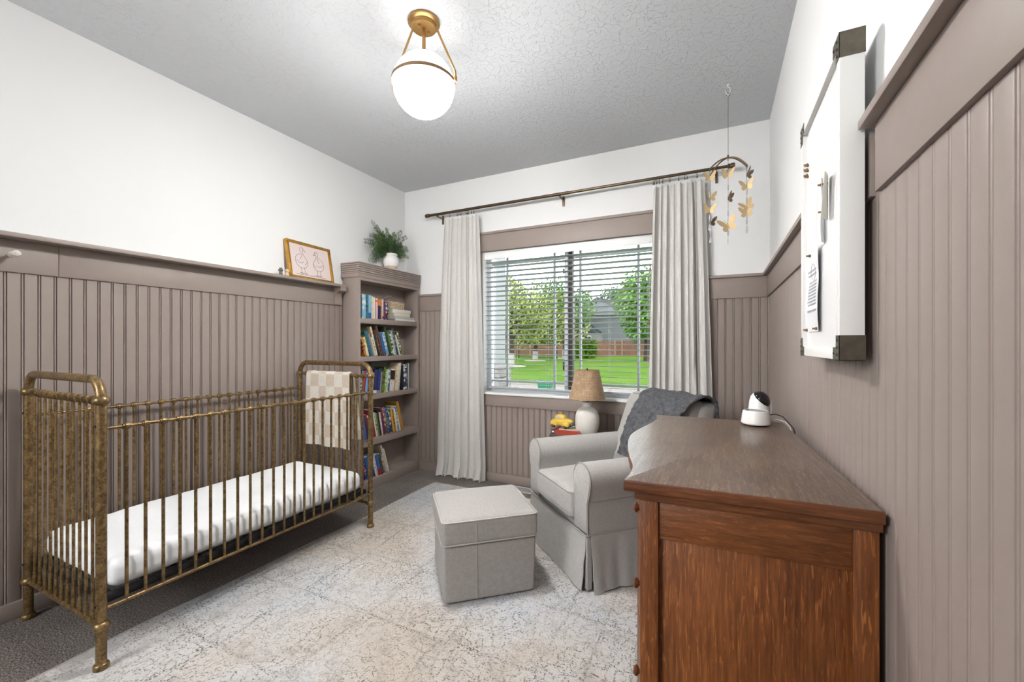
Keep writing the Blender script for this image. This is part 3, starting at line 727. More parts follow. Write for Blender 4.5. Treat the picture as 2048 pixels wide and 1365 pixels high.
# flat stack at the right of the top shelf
stk = [(2.985, 3.262, .017, 'white', 'thin white book at the bottom of the flat stack'), (2.975, 3.250, .021, 'silver', 'pale silver book second from the bottom of the flat stack'),
       (2.965, 3.190, .030, 'cream', 'cream book third from the bottom of the flat stack'), (2.950, 3.200, .033, 'white', 'thick white book at the top of the flat stack')]
zz = 1.437
for ya, yb, t, c, lab in stk:
    book(0, t, yb - ya, .12, C[c], None, lab + ' on the top shelf', 0, flat=((BD - .03, ya, zz + t / 2 + .0004), (RA(-90), 0, 0)), group='flat stack of pale books on the top shelf')
    zz += t + .0008
PATT = N('beige_block_print_paper'); vo = PATT.n('TexVoronoi'); vo.inputs['Scale'].default_value = 75; vo.inputs['Randomness'].default_value = .3; PATT.link(PATT.co(), vo.inputs['Vector'])
PATT.col(PATT.ramp(vo.outputs['Distance'], [(.25, lin((92, 74, 54))), (.4, lin((212, 194, 160)))])); PATT.set(Roughness=.7)
kb = thing('keepsake_box', 'small beige block printed box resting on the flat book stack', 'box', (.11, 3.03, zz))
b = B(); box(b, .055, .165, 2.925, 3.105, zz, zz + .038, bev=.001); obj('box_base', b, PATT.m, kb)
b = B(); box(b, .053, .167, 2.923, 3.107, zz + .0385, zz + .064, bev=.001); obj('lid', b, PATT.m, kb)
# feather
def feather():
    b = B(); n = 26
    A, E = Vector((.135, 2.80, 1.600)), Vector((.140, 2.975, 1.655)); up = Vector((0, -.25, .9)); 
    for s in (-1, 1):
        pv = None
        for i in range(n + 1):
            t = i / n; c = A.lerp(E, t) + Vector((0, 0, .012 * sin(pi * t))); wd = .022 * sin(pi * min(1, t * 1.02)) ** .6 * (1 if t > .1 else t * 10)
            e = c + up * s * wd + Vector((0, .012, 0))
            a, q = b.verts.new(c), b.verts.new(e + Vector((.004 * s, 0, 0)))
            if pv: b.faces.new((pv[0], a, q, pv[1]))
            pv = (a, q)
    bmesh.ops.remove_doubles(b, verts=b.verts, dist=1e-5); thick(b, .0008)
    return b
ft = thing('feather', 'brown grey bird feather laid across the books on the top shelf', 'feather', (.135, 2.88, 1.6))
obj('vane', feather(), M('feather_vane', (112, 98, 92), .7, 0, 90, .3), ft)
b = B(); tube(b, [(.135, 2.765, 1.603), (.136, 2.80, 1.602), (.139, 2.90, 1.642), (.141, 2.975, 1.657)], [.0012, .0012, .0009, .0004], 6); obj('quill', b, M('feather_quill', (206, 196, 178), .5), ft)

row('s2', 1.118, 17, [
 (2.612, 2.634, .17, D, 'orange', 'black', None, 'orange flecked book'), (2.636, 2.664, .165, D, 'cream', 'yellow', None, 'thick cream book'), (2.667, 2.683, .225, D, 'dkteal', 'green', None, 'tall dark teal book'), (2.685, 2.703, .222, D, 'teal', 'blue', None, 'bright teal book'),
 (2.706, 2.724, .195, D, 'lilac', None, None, 'dusty lilac book'), (2.727, 2.742, .165, D, 'white', 'cream', None, 'narrow white book'), (2.745, 2.764, .26, .13, 'cream', 'yellow', None, 'tall pale yellow book'), (2.768, 2.790, .225, D, 'black', 'dkteal', None, 'black book'),
 (2.793, 2.806, .235, D, 'brown', 'orange', None, 'thin brown and orange book'), (2.810, 2.835, .27, .11, 'brown', 'maroon', None, 'tall brown book'), (2.838, 2.868, .20, .135, 'blue', None, ('brown', (.0, .14)), 'wide blue book'), (2.870, 2.905, .21, D, 'skyblue', 'white', None, 'sky blue and white book'),
 (2.910, 2.935, .265, D, 'dkgreen', None, None, 'dark green book'), (2.938, 2.960, .225, .12, 'green', None, ('white', (.10, .16)), 'leaf green book'), (2.963, 2.984, .20, .13, 'white', 'black', None, 'white and black book'), (2.988, 3.003, .235, .12, 'silver', None, None, 'pale silver book'),
 (3.006, 3.030, .25, .11, 'dkteal', 'grey', None, 'tall grey green book'), (3.033, 3.052, .19, .13, 'white', None, None, 'plain white book'), (3.056, 3.084, .225, .12, 'olive', 'white', None, 'olive green book')])
row('s3', .794, -6, [
 (2.560, 2.585, .20, D, 'navy', 'silver', None, 'silver flecked navy book'), (2.588, 2.612, .205, D, 'red', None, None, 'red book'), (2.615, 2.640, .21, D, 'skyblue', None, None, 'plain sky blue book'), (2.643, 2.664, .20, D, 'tan', None, None, 'tan book'),
 (2.667, 2.684, .195, D, 'ltblue', 'teal', None, 'pale blue book'), (2.687, 2.704, .185, .12, 'orange', 'cream', None, 'orange and cream book'), (2.706, 2.747, .205, .12, 'navy', None, ('white', (.02, .14)), 'wide navy book'), (2.749, 2.782, .207, .12, 'royal', None, ('lilac', (.0, .12)), 'royal blue book'),
 (2.784, 2.799, .185, .12, 'grey', None, None, 'thin grey book'), (2.801, 2.814, .195, .12, 'olive', 'brown', None, 'olive brown book'), (2.816, 2.842, .225, .12, 'green', 'dkgreen', None, 'grass green book'), (2.844, 2.862, .20, .12, 'lime', 'white', None, 'lime and white book'),
 (2.864, 2.880, .205, .12, 'white', 'silver', None, 'white spotted book'), (2.882, 2.904, .205, .12, 'teal', 'white', None, 'teal and white book'), (2.906, 2.962, .20, .12, 'white', 'pink', ('black', (.52, .94)), 'white book with black block'), (2.965, 2.977, .215, .12, 'tan', None, None, 'thin tan book'),
 (2.979, 2.998, .22, .12, 'cream', 'tan', None, 'ragged cream book'), (3.000, 3.020, .25, .12, 'cream', None, None, 'tall cream book'), (3.022, 3.038, .255, .12, 'silver', 'cream', None, 'tall silver book')])
row('s3', .794, 0, [(3.062, 3.092, .235, .12, 'black', None, None, 'plain black book'), (3.095, 3.138, .24, .12, 'navy', 'white', ('white', (.84, .9), (.03, .1)), 'black book with white lettered bands'), (3.140, 3.156, .245, .12, 'dkteal', 'grey', None, 'dark grey green book'), (3.158, 3.172, .245, .12, 'silver', None, None, 'thin pale grey book')])
row('s4', .421, 11, [
 (2.600, 2.640, .21, .12, 'blue', None, None, 'mid blue book'), (2.643, 2.672, .21, .12, 'maroon', None, None, 'maroon book'), (2.675, 2.694, .20, .12, 'white', 'red', None, 'white speckled book'), (2.698, 2.742, .245, .12, 'red', None, ('royal', (.74, 1.0)), 'thick red book with blue head'), (2.744, 2.757, .22, .12, 'white', None, None, 'thin white book'),
 (2.760, 2.774, .215, .12, 'silver', 'green', None, 'pale green flecked book'), (2.776, 2.793, .205, .12, 'green', None, None, 'slim green book'), (2.797, 2.811, .235, .12, 'black', None, None, 'thin black book'), (2.813, 2.833, .205, .12, 'pink', 'white', None, 'pale pink book'),
 (2.836, 2.860, .245, .12, 'maroon', 'purple', None, 'maroon and purple book'), (2.862, 2.888, .24, .12, 'brown', 'tan', None, 'brown mottled book'), (2.890, 2.909, .235, .12, 'blue', 'lilac', None, 'lilac blue book'), (2.911, 2.926, .225, .12, 'royal', 'lilac', None, 'dark blue book'), (2.929, 2.952, .23, .12, 'dkgreen', 'cream', None, 'dark green and cream book'),
 (2.955, 2.975, .225, .12, 'yellow', None, None, 'yellow book'), (2.977, 2.997, .205, .12, 'gold', 'red', None, 'deep gold book'), (2.999, 3.016, .215, .12, 'cream', None, None, 'thin cream book'), (3.018, 3.040, .23, .12, 'skyblue', 'cream', None, 'sky blue and cream book')])
row('s4', .421, 15, [(3.044, 3.058, .24, .12, 'white', 'cream', None, 'off white book'), (3.062, 3.094, .275, .135, 'gold', None, None, 'tall golden book')])
row('s5', .080, 15, [
 (2.620, 2.652, .19, .12, 'royal', 'orange', None, 'blue and orange book'), (2.656, 2.705, .195, .12, 'blue', None, ('green', (.0, .30)), 'blue book with green foot'), (2.708, 2.735, .195, .12, 'navy', 'skyblue', None, 'navy starred book'), (2.738, 2.757, .195, .12, 'white', 'ltblue', None, 'white and blue book'),
 (2.760, 2.772, .19, .12, 'pink', 'white', None, 'thin pink book'), (2.775, 2.812, .19, .12, 'blue', None, ('red', (.0, .28)), 'blue book with red foot'), (2.815, 2.842, .19, .12, 'brown', 'dkgreen', None, 'dark brown book'), (2.845, 2.860, .18, .12, 'grey', 'cream', None, 'slim grey book')])
row('s5', .080, 17, [(2.866, 2.888, .27, .13, 'silver', 'tan', None, 'tall pale grey board book'), (2.892, 2.906, .225, .13, 'cream', None, None, 'slim ivory book')])
# grey clipboard-like folder standing behind the third-shelf books
b = B(); box(b, .045, .055, 2.80, 3.04, .795, 1.060, bev=.001)
tag(obj('folder', b, M('grey_folder', (120, 124, 118), .6), None, loc=(.05, 2.92, .795)), 'large grey folder standing behind the books on the third shelf', 'folder')

# fern ---------------------------------------------------------------
px_, py_, pz_ = .112, 2.985, 1.892
b = B(); R_ = .093
prism(b, [(px_ + (R_ + .006 * sin(12 * a)) * cos(a) * (1 if cos(a) > 0 else .8), py_ + (R_ * 1.15 + .006 * sin(12 * a)) * sin(a)) for a in [2 * pi * i / 72 for i in range(72)]], pz_ + .0003, pz_ + .003)
tag(obj('doily', b, M('lace_cotton', (222, 216, 204), .9, 0, 150, .3, .8, 200), None, loc=(px_, py_, pz_)), 'cream crocheted doily under the fern pot on the bookcase', 'doily')
fp = thing('potted_fern', 'green maidenhair fern in a white glazed pot on top of the bookcase', 'plant', (px_, py_, pz_ + .003))
b = B(); prof = [(0, 0), (.046, 0), (.050, .004), (.052, .022), (.060, .040), (.070, .062), (.073, .085), (.070, .105), (.062, .122), (.054, .131), (.053, .136), (.058, .141), (.059, .150), (.055, .154), (.050, .150), (.048, .13), (0, .12)]
lathe(b, prof, (px_, py_, pz_ + .003), 32); obj('pot', b, M('white_ribbed_glaze', (236, 233, 230), .25, 0, 40, .03), fp)
b = B(); lathe(b, [(.0505, .004), (.0535, .020), (.0600, .036), (.0595, .038), (.050, .02)], (px_, py_, pz_ + .003), 32); obj('glaze_band', b, M('speckled_bare_clay', (206, 188, 166), .8, 0, 200, .3), fp)
b = B(); lathe(b, [(0, .134), (.049, .132)], (px_, py_, pz_ + .003), 16); obj('soil', b, M('potting_soil', (48, 38, 30), 1), fp)
FG = [M('fern_green_%s' % n_, c_, .6, 0, 60, .25) for n_, c_ in (('deep', (40, 66, 30)), ('mid', (66, 98, 42)), ('olive', (92, 112, 56)))]
ends = [(2.70, 2.11, .08, 0), (2.785, 2.30, .08, 1), (2.80, 2.25, .12, 1), (2.84, 2.26, .06, 0), (2.88, 2.25, .15, 1), (2.92, 2.23, .05, 0), (2.99, 2.22, .1, 1), (3.10, 2.27, .06, 2), (3.14, 2.29, .1, 2), (3.16, 2.24, .14, 0), (3.26, 2.16, .07, 1),
        (3.29, 2.15, .05, 0), (3.28, 2.08, .06, 2), (3.22, 2.09, .08, 1), (3.18, 2.06, .07, 0), (2.75, 2.16, .14, 2), (2.72, 2.07, .12, 1), (2.77, 2.02, .10, 0), (2.74, 1.955, .09, 1), (2.80, 1.95, .08, 0), (2.86, 1.96, .05, 0), (2.85, 2.05, .10, 1),
        (2.92, 2.10, .10, 0), (3.02, 2.12, .12, 1), (2.82, 2.12, .17, 0), (2.90, 2.16, .17, 1), (3.07, 2.14, .16, 0), (3.0, 2.17, .15, 1), (3.04, 2.22, .05, 0), (2.86, 2.2, .04, 1), (2.95, 2.2, .13, 0), (2.8, 2.19, .05, 0), (3.12, 2.13, .05, 1), (2.88, 2.11, .06, 0)]
base = Vector((px_, py_, pz_ + .14))
for y, z, x, mi in ends:
    e = Vector((x, y, z)); mid = (base + e) / 2 + Vector((0, 0, .06 if z > 2.0 else .12)); L = (e - base).length
    b = B(); P = [base * (1 - t) ** 2 + mid * 2 * t * (1 - t) + e * t * t for t in [i / 16 for i in range(17)]]
    tube(b, P, [.0013 - .0008 * i / 16 for i in range(17)], 4)
    for i in range(3, 17):
        t = i / 16; d = (P[i] - P[i - 1]).normalized(); side = d.cross(Vector((1, .2, .1))).normalized()
        wl = .074 * (1 - t * .8) * min(1, (t - .1) * 4) * (.75 + .5 * rnd.random())
        for s in (-1, 1):
            q = (side * s + d * .5 + Vector((rnd.uniform(-.25, .25), 0, rnd.uniform(-.1, .1)))).normalized(); k_ = max(2, int(wl / .0075))
            for j in range(1, k_ + 1):
                c = P[i] + q * wl * j / k_; sz = .0088 * (1.1 - .35 * j / k_)
                for s2 in (-1, 1):
                    n2 = q.cross(Vector((1, rnd.uniform(-.6, .6), rnd.uniform(-.6, .6)))).normalized(); o2 = n2 * s2 * sz * .9
                    v = [c + o2 * .1 - q * sz * .3, c + o2 * 1.0 - q * sz * .55, c + o2 * 1.25 + q * sz * .25, c + o2 * .6 + q * sz * .6]
                    vv = [b.verts.new((max(.012, p.x), min(3.305, p.y), p.z)) for p in v]; b.faces.new(vv)
    me_o = obj('frond', b, FG[mi], fp, smooth=0)

# ------------------------------------------------------------------ duck picture + figurines on the ledge
fx = thing('duck_picture', 'gold framed line drawing of two ducks leaning on the wall ledge', 'picture', (.06, 2.2, 1.703), RA(0))
FW, FH = .405, .285
lean = RA(10); yaw = RA(4)
Rm = Matrix.Translation((.075, 2.005, 1.704)) @ Matrix.Rotation(yaw, 4, 'Z') @ Matrix.Rotation(-lean, 4, 'Y')
def fr_T(bm): bm.transform(Rm)     # local: y = width, z = height, +x = front
for nm, (ya, yb, za, zb_) in (('frame_rail', (0, FW, 0, .02)), ('frame_rail', (0, FW, FH - .02, FH)), ('frame_stile', (0, .02, .02, FH - .02)), ('frame_stile', (FW - .02, FW, .02, FH - .02))):
    b = B(); box(b, -.028, 0, ya, yb, za, zb_, bev=.0015)
    m_ = .005
    box(b, -.001, .004, ya + m_ * .6, yb - m_ * .6, za + m_ * .6, zb_ - m_ * .6, bev=.0018); fr_T(b); obj(nm, b, GOLD, fx)
b = B(); box(b, -.014, -.010, .018, FW - .018, .018, FH - .018); fr_T(b); obj('print_paper', b, M('blush_paper', (222, 206, 202), .8), fx)
INK = M('brown_ink', (74, 58, 56), .9)
def stroke(b, pts, wd=.0019):
    pts = [Vector((0, p[0], p[1])) for p in pts]
    sm = []
    for i in range(len(pts) - 1):
        p0 = pts[max(0, i - 1)]; p1 = pts[i]; p2 = pts[i + 1]; p3 = pts[min(len(pts) - 1, i + 2)]
        for k_ in range(5):
            t = k_ / 5; sm.append(.5 * (2 * p1 + (p2 - p0) * t + (2 * p0 - 5 * p1 + 4 * p2 - p3) * t * t + (3 * p1 - p0 - 3 * p2 + p3) * t ** 3))
    sm.append(pts[-1]); tube(b, [p + Vector((-.0093, 0, 0)) for p in sm], max(wd, .0018) * .62, 4)
def duck(b, cx, flip, s=1.0):
    F = lambda L: [(cx + (flip * x) * s, .045 + y * s) for x, y in L]
    stroke(b, F([(.018, .188), (.022, .196), (.015, .206), (.003, .207), (-.007, .198), (-.009, .182), (-.009, .160), (-.018, .148), (-.040, .138), (-.056, .118), (-.060, .092), (-.050, .066), (-.032, .048), (-.010, .040), (.014, .042), (.034, .054), (.048, .076), (.050, .094), (.038, .116), (.020, .140), (.010, .162), (.010, .176), (.018, .184)]), .0015)
    stroke(b, F([(.018, .190), (.032, .182), (.038, .175), (.030, .173), (.018, .180)]), .0013); stroke(b, F([(.009, .196), (.012, .197), (.011, .194)]), .002)
    stroke(b, F([(.006, .158), (-.004, .130), (-.016, .108)])); stroke(b, F([(-.050, .100), (-.030, .084), (-.006, .080), (.012, .092)]), .0008); stroke(b, F([(.046, .096), (.034, .078), (.022, .070)]), .0009)
    stroke(b, F([(-.018, .044), (-.016, .020), (-.014, .002)]), .0013); stroke(b, F([(-.030, .0), (-.014, .004), (.000, -.002), (-.016, -.006), (-.030, 0)]))
    stroke(b, F([(.016, .044), (.014, .022), (.018, .004)]), .0013); stroke(b, F([(.004, .0), (.018, .006), (.034, -.002), (.018, -.006), (.004, 0)]))
b = B(); duck(b, .125, 1, .98); duck(b, .270, -1, .92); stroke(b, [(.06, .036), (.14, .033), (.23, .037), (.33, .031)], .0007); fr_T(b); obj('ink_drawing', b, INK, fx)
def figurine(y, x, mat_, hat, h, lab, knob=False):
    b = B(); lathe(b, [(0, 0), (.0125, 0), (.0135, .004), (.011, .020), (.008, .027)], (x, y, 1.7032), 16); f = obj('figurine', b, mat_, None, loc=(x, y, 1.7032))
    b = B(); lathe(b, [(.006, .024), (.0150, .030), (.0165, .036), (.013, .044), (.006, .049), (0, .050)], (0, 0, 0), 16)
    if knob:
        for a in range(4): box(b, .007 * cos(a * pi / 2) - .003, .007 * cos(a * pi / 2) + .003, .007 * sin(a * pi / 2) - .003, .007 * sin(a * pi / 2) + .003, .044, .054, bev=.0015)
    put('cap', meshonly('cap', b, hat), f); tag(f, lab, 'figurine')
figurine(1.937, .060, M('grey_wood', (96, 94, 92), .6), M('grey_wood', (96, 94, 92), .6), .05, 'tiny grey wooden peg figurine on the ledge, left of the pale one', True)
figurine(1.975, .074, M('natural_wood', (206, 178, 146), .6), M('natural_wood', (206, 178, 146), .6), .05, 'tiny natural wood mushroom figurine on the ledge beside the duck picture')

# ------------------------------------------------------------------ dresser
dr = thing('dresser', 'antique quartersawn oak dresser with serpentine front along the right wall', 'dresser', (3.10, 1.065, 0))
DZ = .89
def W2(u, v): return (3.10 - .05 * u - .9987 * v, 1.065 + .9987 * u - .05 * v)
def T2(u, v, z): x, y = W2(u, v); return (x, y, z)
raw = [(0.0, .496), (.05, .489), (.13, .491), (.226, .512), (.37, .537), (.50, .548), (.582, .544), (.686, .526), (.80, .502), (.90, .489), (.97, .490), (1.03, .497)]
def smooth_(pts, n=6):
    out = []
    for i in range(len(pts) - 1):
        p0 = Vector(pts[max(0, i - 1)]); p1 = Vector(pts[i]); p2 = Vector(pts[i + 1]); p3 = Vector(pts[min(len(pts) - 1, i + 2)])
        for k_ in range(n):
            t = k_ / n; out.append(tuple(.5 * (2 * p1 + (p2 - p0) * t + (2 * p0 - 5 * p1 + 4 * p2 - p3) * t * t + (3 * p1 - p0 - 3 * p2 + p3) * t ** 3)))
    return out + [tuple(pts[-1])]
fr = smooth_(raw)
def outline(inset_u, inset_v):
    L = [(min(max(u, inset_u), 1.03 - inset_u), v - inset_v) for u, v in fr]
    o = [(inset_u, -.007)]; 
    for q in L:
        if (Vector(q) - Vector(o[-1])).length > .002: o.append(q)
    o.append((1.03 - inset_u, -.007)); return o
def slab(name, z0, z1, iu, iv, mat_, bev=0):
    b = B(); prism(b, outline(iu, iv), z0, z1, T=T2)
    if bev:
        es = [e for e in b.edges if abs(e.verts[0].co.z - e.verts[1].co.z) < 1e-6]
        bmesh.ops.bevel(b, geom=es, offset=bev, segments=3, affect='EDGES', profile=.5, clamp_overlap=True)
    return obj(name, b, mat_, dr, smooth=.7)
tp_ = slab('top', .862, DZ, 0, 0, OAKE, .007); tp_.data.materials.append(OAKT)
for f_ in tp_.data.polygons:
    if f_.normal.z > .9: f_.material_index = 1

slab('moulding', .843, .8615, .012, .022, OAKE, .004)
# case: posts, rails, panels on the near side
US = .022
b = B()
def dbox(b, u0, u1, v0, v1, z0, z1, bev=.0015):
    vs = box(b, u0, u1, v0, v1, z0, z1, bev=bev)
def dobj(name, boxes, mat_, bev=.0015):
    b = B()
    for q in boxes: box(b, *q, bev=bev)
    for v in b.verts: v.co = Vector(T2(v.co.x, v.co.y, v.co.z))
    return obj(name, b, mat_, dr)
for u0 in (US, 1.03 - US - .045):
    dobj('post', [(u0, u0 + .045, .418, .460, .0, .843)], OAKP); dobj('post', [(u0, u0 + .045, -.005, .038, .0, .843)], OAKP)
    uu = u0 + (.006 if u0 < .5 else .025)
    dobj('side_rail', [(uu, uu + .018, .038, .418, .749, .843)], OAKR); dobj('side_rail', [(uu, uu + .018, .038, .418, .12, .20)], OAKR)
    up = u0 + (.016 if u0 < .5 else .02)
    dobj('side_panel', [(up, up + .008, .036, .42, .19, .76)], OAKP)
dobj('back_board', [(US + .045, 1.03 - US - .045, -.004, .004, .12, .84)], OAKP)
# serpentine drawer fronts
def vfr(u): 
    for (a, va), (c, vc) in zip(fr, fr[1:]):
        if a <= u <= c: return va + (vc - va) * (u - a) / max(1e-6, c - a)
    return .5
for i, (z0, z1) in enumerate(((.655, .835), (.405, .645), (.145, .395))):
    b = B(); n = 36; u0, u1 = US + .048, 1.03 - US - .048
    poly = [(u0 + (u1 - u0) * j / n, vfr(u0 + (u1 - u0) * j / n) - .030) for j in range(n + 1)]
    poly += [(u, v - .022) for u, v in poly[::-1]]
    prism(b, poly, z0, z1, T=T2); d_ = obj('drawer', b, OAKR, dr, smooth=.5)
    for u in (.22, .81):
        v = vfr(u) - .030; b = B(); c = Vector(T2(u, v, (z0 + z1) / 2)); R3 = Matrix.Rotation(RA(-90), 3, 'Y')
        lathe(b, [(0, -.004), (.010, -.004), (.006, .003), (.013, .008), (.015, .013), (.011, .018), (0, .020)], c, 16, R3); obj('knob', b, OAKE, d_)
dobj('front_rail', [(US + .045, 1.03 - US - .045, .40, .455, .12, .144), (US + .045, 1.03 - US - .045, .40, .45, .396, .404), (US + .045, 1.03 - US - .045, .40, .45, .646, .654)], OAKR)
# small pale chips left on top
CHIP = M('paint_chip', (214, 204, 186), .8)
# monitor dock
mx, my = 2.950, 1.985
md = thing('monitor_dock', 'round white monitor dock with black top on the dresser', 'baby monitor', (mx, my, DZ))
b = B(); lathe(b, [(0, .0), (.052, 0), (.055, .006), (0, .006)], (mx, my, DZ), 32); obj('foot_ring', b, BLACK, md)
b = B(); lathe(b, [(0, .005), (.060, .005), (.0655, .010), (.066, .014), (.058, .062), (.056, .066), (.051, .067), (.0495, .063), (0, .063)], (mx, my, DZ), 48); obj('housing', b, WPLAST, md)
b = B(); lathe(b, [(0, .0632), (.049, .0632), (.049, .0645), (0, .0650)], (mx, my, DZ), 40); obj('display', b, BPLAST, md)
md.scale = (.82, .82, .90)
cx_, cy_ = 2.966, 2.075
mc = thing('monitor_camera', 'white domed baby monitor camera with black face behind the round dock', 'baby monitor', (cx_, cy_, DZ))
b = B(); lathe(b, [(0, 0), (.046, 0), (.050, .006), (.0475, .045), (.044, .072), (.0405, .098), (.034, .118), (.022, .132), (.008, .138), (0, .138)], (cx_, cy_, DZ), 40); obj('body', b, WPLAST, mc)
# black eye cap: spherical patch slightly proud, facing up and right/back
b = B(); cc = Vector((cx_ + .004, cy_, DZ + .094)); ax_ = Vector((.50, -.12, .60)).normalized(); T3 = ax_.to_track_quat('Z', 'Y').to_matrix()
lathe(b, [(.047 * sin(RA(a)), .047 * cos(RA(a))) for a in range(0, 75, 6)] + [(.041, .008)], cc, 36, T3); obj('lens_dome', b, BPLAST, mc, smooth=1.2)
b = B(); tube(b, [(cx_ + .052, cy_ + .01, DZ + .004), (cx_ + .055, cy_ + .01, DZ + .05), (cx_ + .056, cy_ + .01, DZ + .098), (cx_ + .056, cy_ + .01, DZ + .106)], [.0062, .0058, .005, .002], 12); obj('antenna', b, WPLAST, mc)
b = B(); tube(b, [(mx + .046, my, DZ + .044), (mx + .068, my - .002, DZ + .049), (mx + .092, my - .010, DZ + .042), (mx + .110, my - .03, DZ + .022), (mx + .123, my - .055, DZ + .004), (mx + .131, my - .07, DZ - .05), (3.112, my - .075, DZ - .2)], .0022, 8)
tag(obj('power_cable', b, BLACK, None, loc=(mx + .1, my - .03, DZ)), 'thin black power cable curving from the round monitor dock over the dresser edge', 'cable')
b = B(); tube(b, [(cx_ + .038, cy_ + .0, DZ + .010), (cx_ + .066, cy_ - .02, DZ + .018), (cx_ + .09, cy_ - .05, DZ + .014), (cx_ + .10, cy_ - .10, DZ + .004), (cx_ + .108, cy_ - .13, DZ - .03), (3.108, cy_ - .14, DZ - .2)], .0018, 8)
tag(obj('power_cable', b, CORD, None, loc=(cx_ + .07, cy_ - .05, DZ)), 'thin white power cable curving from the monitor camera over the dresser edge', 'cable')

mc.scale = (.84, .84, .92)
# ------------------------------------------------------------------ whiteboard
wx0, wx1, wy0, wy1, wz0, wz1 = 3.053, 3.098, 1.158, 1.640, 1.185, 1.911
wb = thing('whiteboard', 'white framed magnetic whiteboard with bronze corners on the right wall', 'whiteboard', (3.09, 1.4, 1.19))
WBF = M('whiteboard_frame_paint', (244, 243, 239), .35); WBS = M('whiteboard_enamel', (250, 250, 250), .2)
b = B(); box(b, 3.066, 3.090, wy0 + .02, wy1 - .02, wz0 + .02, wz1 - .02); obj('writing_surface', b, WBS, wb)
for q in ((wx0, wx1, wy0, wy0 + .026, wz0, wz1), (wx0, wx1, wy1 - .026, wy1, wz0, wz1)):
    b = B(); box(b, *q, bev=.0015); obj('frame_stile', b, WBF, wb)
for q in ((wx0, wx1, wy0 + .026, wy1 - .026, wz1 - .026, wz1), (wx0, wx1, wy0 + .026, wy1 - .026, wz0, wz0 + .026)):
    b = B(); box(b, *q, bev=.0015); obj('frame_rail', b, WBF, wb)
for sy in (0, 1):
    for sz in (0, 1):
        y0_ = wy0 if sy == 0 else wy1; z0_ = wz0 if sz == 0 else wz1; dy = 1 if sy == 0 else -1; dz = 1 if sz == 0 else -1; e = .0012
        b = B(); lg = .055
        def bb(*a):
            x0_, x1_, ya, yb, za, zb2 = a; box(b, x0_, x1_, min(ya, yb), max(ya, yb), min(za, zb2), max(za, zb2))
        bb(wx0 - e, wx1 + e, y0_ - dy * e, y0_ + dy * .0, z0_ - dz * e, z0_ + dz * lg)          # wraps the side
        bb(wx0 - e, wx1 + e, y0_ - dy * e, y0_ + dy * lg, z0_ - dz * e, z0_)
        bb(wx0 - e, wx0, y0_ - dy * e, y0_ + dy * .028, z0_ - dz * e, z0_ + dz * lg); bb(wx0 - e * 1.01, wx0, y0_ + dy * .028, y0_ + dy * lg, z0_ - dz * e, z0_ + dz * .028)
        cb_ = obj('corner_bracket', b, M('aged_bronze_bracket', (104, 98, 88), .35, .8, 60, .15), wb, smooth=0)
        for q, (a1, a2) in enumerate(((.014, .044), (.014, .028), (.014, .012), (.044, .014))):
            b = B(); lathe(b, [(0, 0), (.0035, 0), (.003, .002), (0, .0028)], (wx0 - e, y0_ + dy * a1, z0_ + dz * a2), 10, Matrix.Rotation(RA(-90), 3, 'Y')); obj('screw', b, BRONZE, cb_)
PAPER = M('paper_sheet', (224, 224, 226), .7); PIN = M('magnet_pin', (124, 96, 70), .3, .7)
def sheet(name, lab, ya, yb, za, zb_, curl, xs, drop=0.):
    t = thing(name, lab, 'paper', (xs, (ya + yb) / 2, zb_)); b = B()
    def f(u, v):
        y = ya + (yb - ya) * u; z = za + (zb_ - za) * v
        return (xs - curl * (abs(u - .5) * 2) ** 2 * (1 - .3 * v) - .002 - .003 * abs(sin(5 * v)), y, z + drop * u)
    grid(b, f, 12, 12); thick(b, .0004); obj('sheet', b, PAPER, t, smooth=1.2); return t, f
sx = 3.0655
t1, f1 = sheet('pinned_note', 'lettered paper sheet in a plastic sleeve pinned low on the whiteboard', 1.400, 1.582, 1.257, 1.492, .006, sx)
INK2 = M('faded_print_ink', (168, 168, 174), .8)
def writing(t, f, lines, u0=.25, u1=.8):
    b = B()
    for v in lines:
        u = u0
        while u < u1:
            n = rnd.uniform(.03, .08); P = [Vector(f(min(1, u + n * k_ / 4), v + .012 * (-1) ** k_)) + Vector((-.0010, 0, 0)) for k_ in range(5)]
            tube(b, P, .0004, 4); u += n + .02
    obj('printed_lines', b, INK2, t)
b = B(); c_ = Vector(f1(.5, .70)); tube(b, [Vector(f1(.5 + .16 * cos(a), .74 + .10 * sin(a))) + Vector((-.001, 0, 0)) for a in [2 * pi * i / 24 for i in range(24)]], .0006, 4, closed=True); obj('printed_ring', b, INK2, t1)
writing(t1, f1, [.76, .71, .62, .58, .54, .50, .46, .42, .38, .34]); writing(t1, f1, [.26], .2, .85)
for y, z in ((1.520, 1.484), (1.566, 1.264), (1.430, 1.264)):
    b = B(); lathe(b, [(0, 0), (.004, 0), (.0045, .003), (.002, .008), (.0035, .011), (0, .012)], (sx - .006, y, z), 10, Matrix.Rotation(RA(-90), 3, 'Y')); obj('pin', b, PIN, t1)
t2, f2 = sheet('pinned_card', 'narrow folded card strip pinned to the middle of the whiteboard', 1.342, 1.386, 1.487, 1.655, .010, sx)
for v in (.93, .50):
    p = f2(.5, v); b = B(); lathe(b, [(0, 0), (.004, 0), (.0045, .003), (.002, .008), (.0035, .011), (0, .012)], p, 10, Matrix.Rotation(RA(-90), 3, 'Y')); obj('pin', b, PIN, t2)
t3 = thing('curled_card', 'curled white card with rounded tip pinned beside the folded strip', 'paper', (sx, 1.39, 1.6)); b = B()
def f3(u, v):
    w_ = .045 * (1 - .0 * v); y = 1.262 + .062 * u * (1 - .35 * (1 - v)) + .018 * (1 - v); z = 1.645 - .100 * (1 - v) - (.012 * sin(pi * u) if v < .08 else 0); x = sx - .002 - .022 * (1 - u) ** 1.5 * (1 - .2 * v); return (x, y, z)
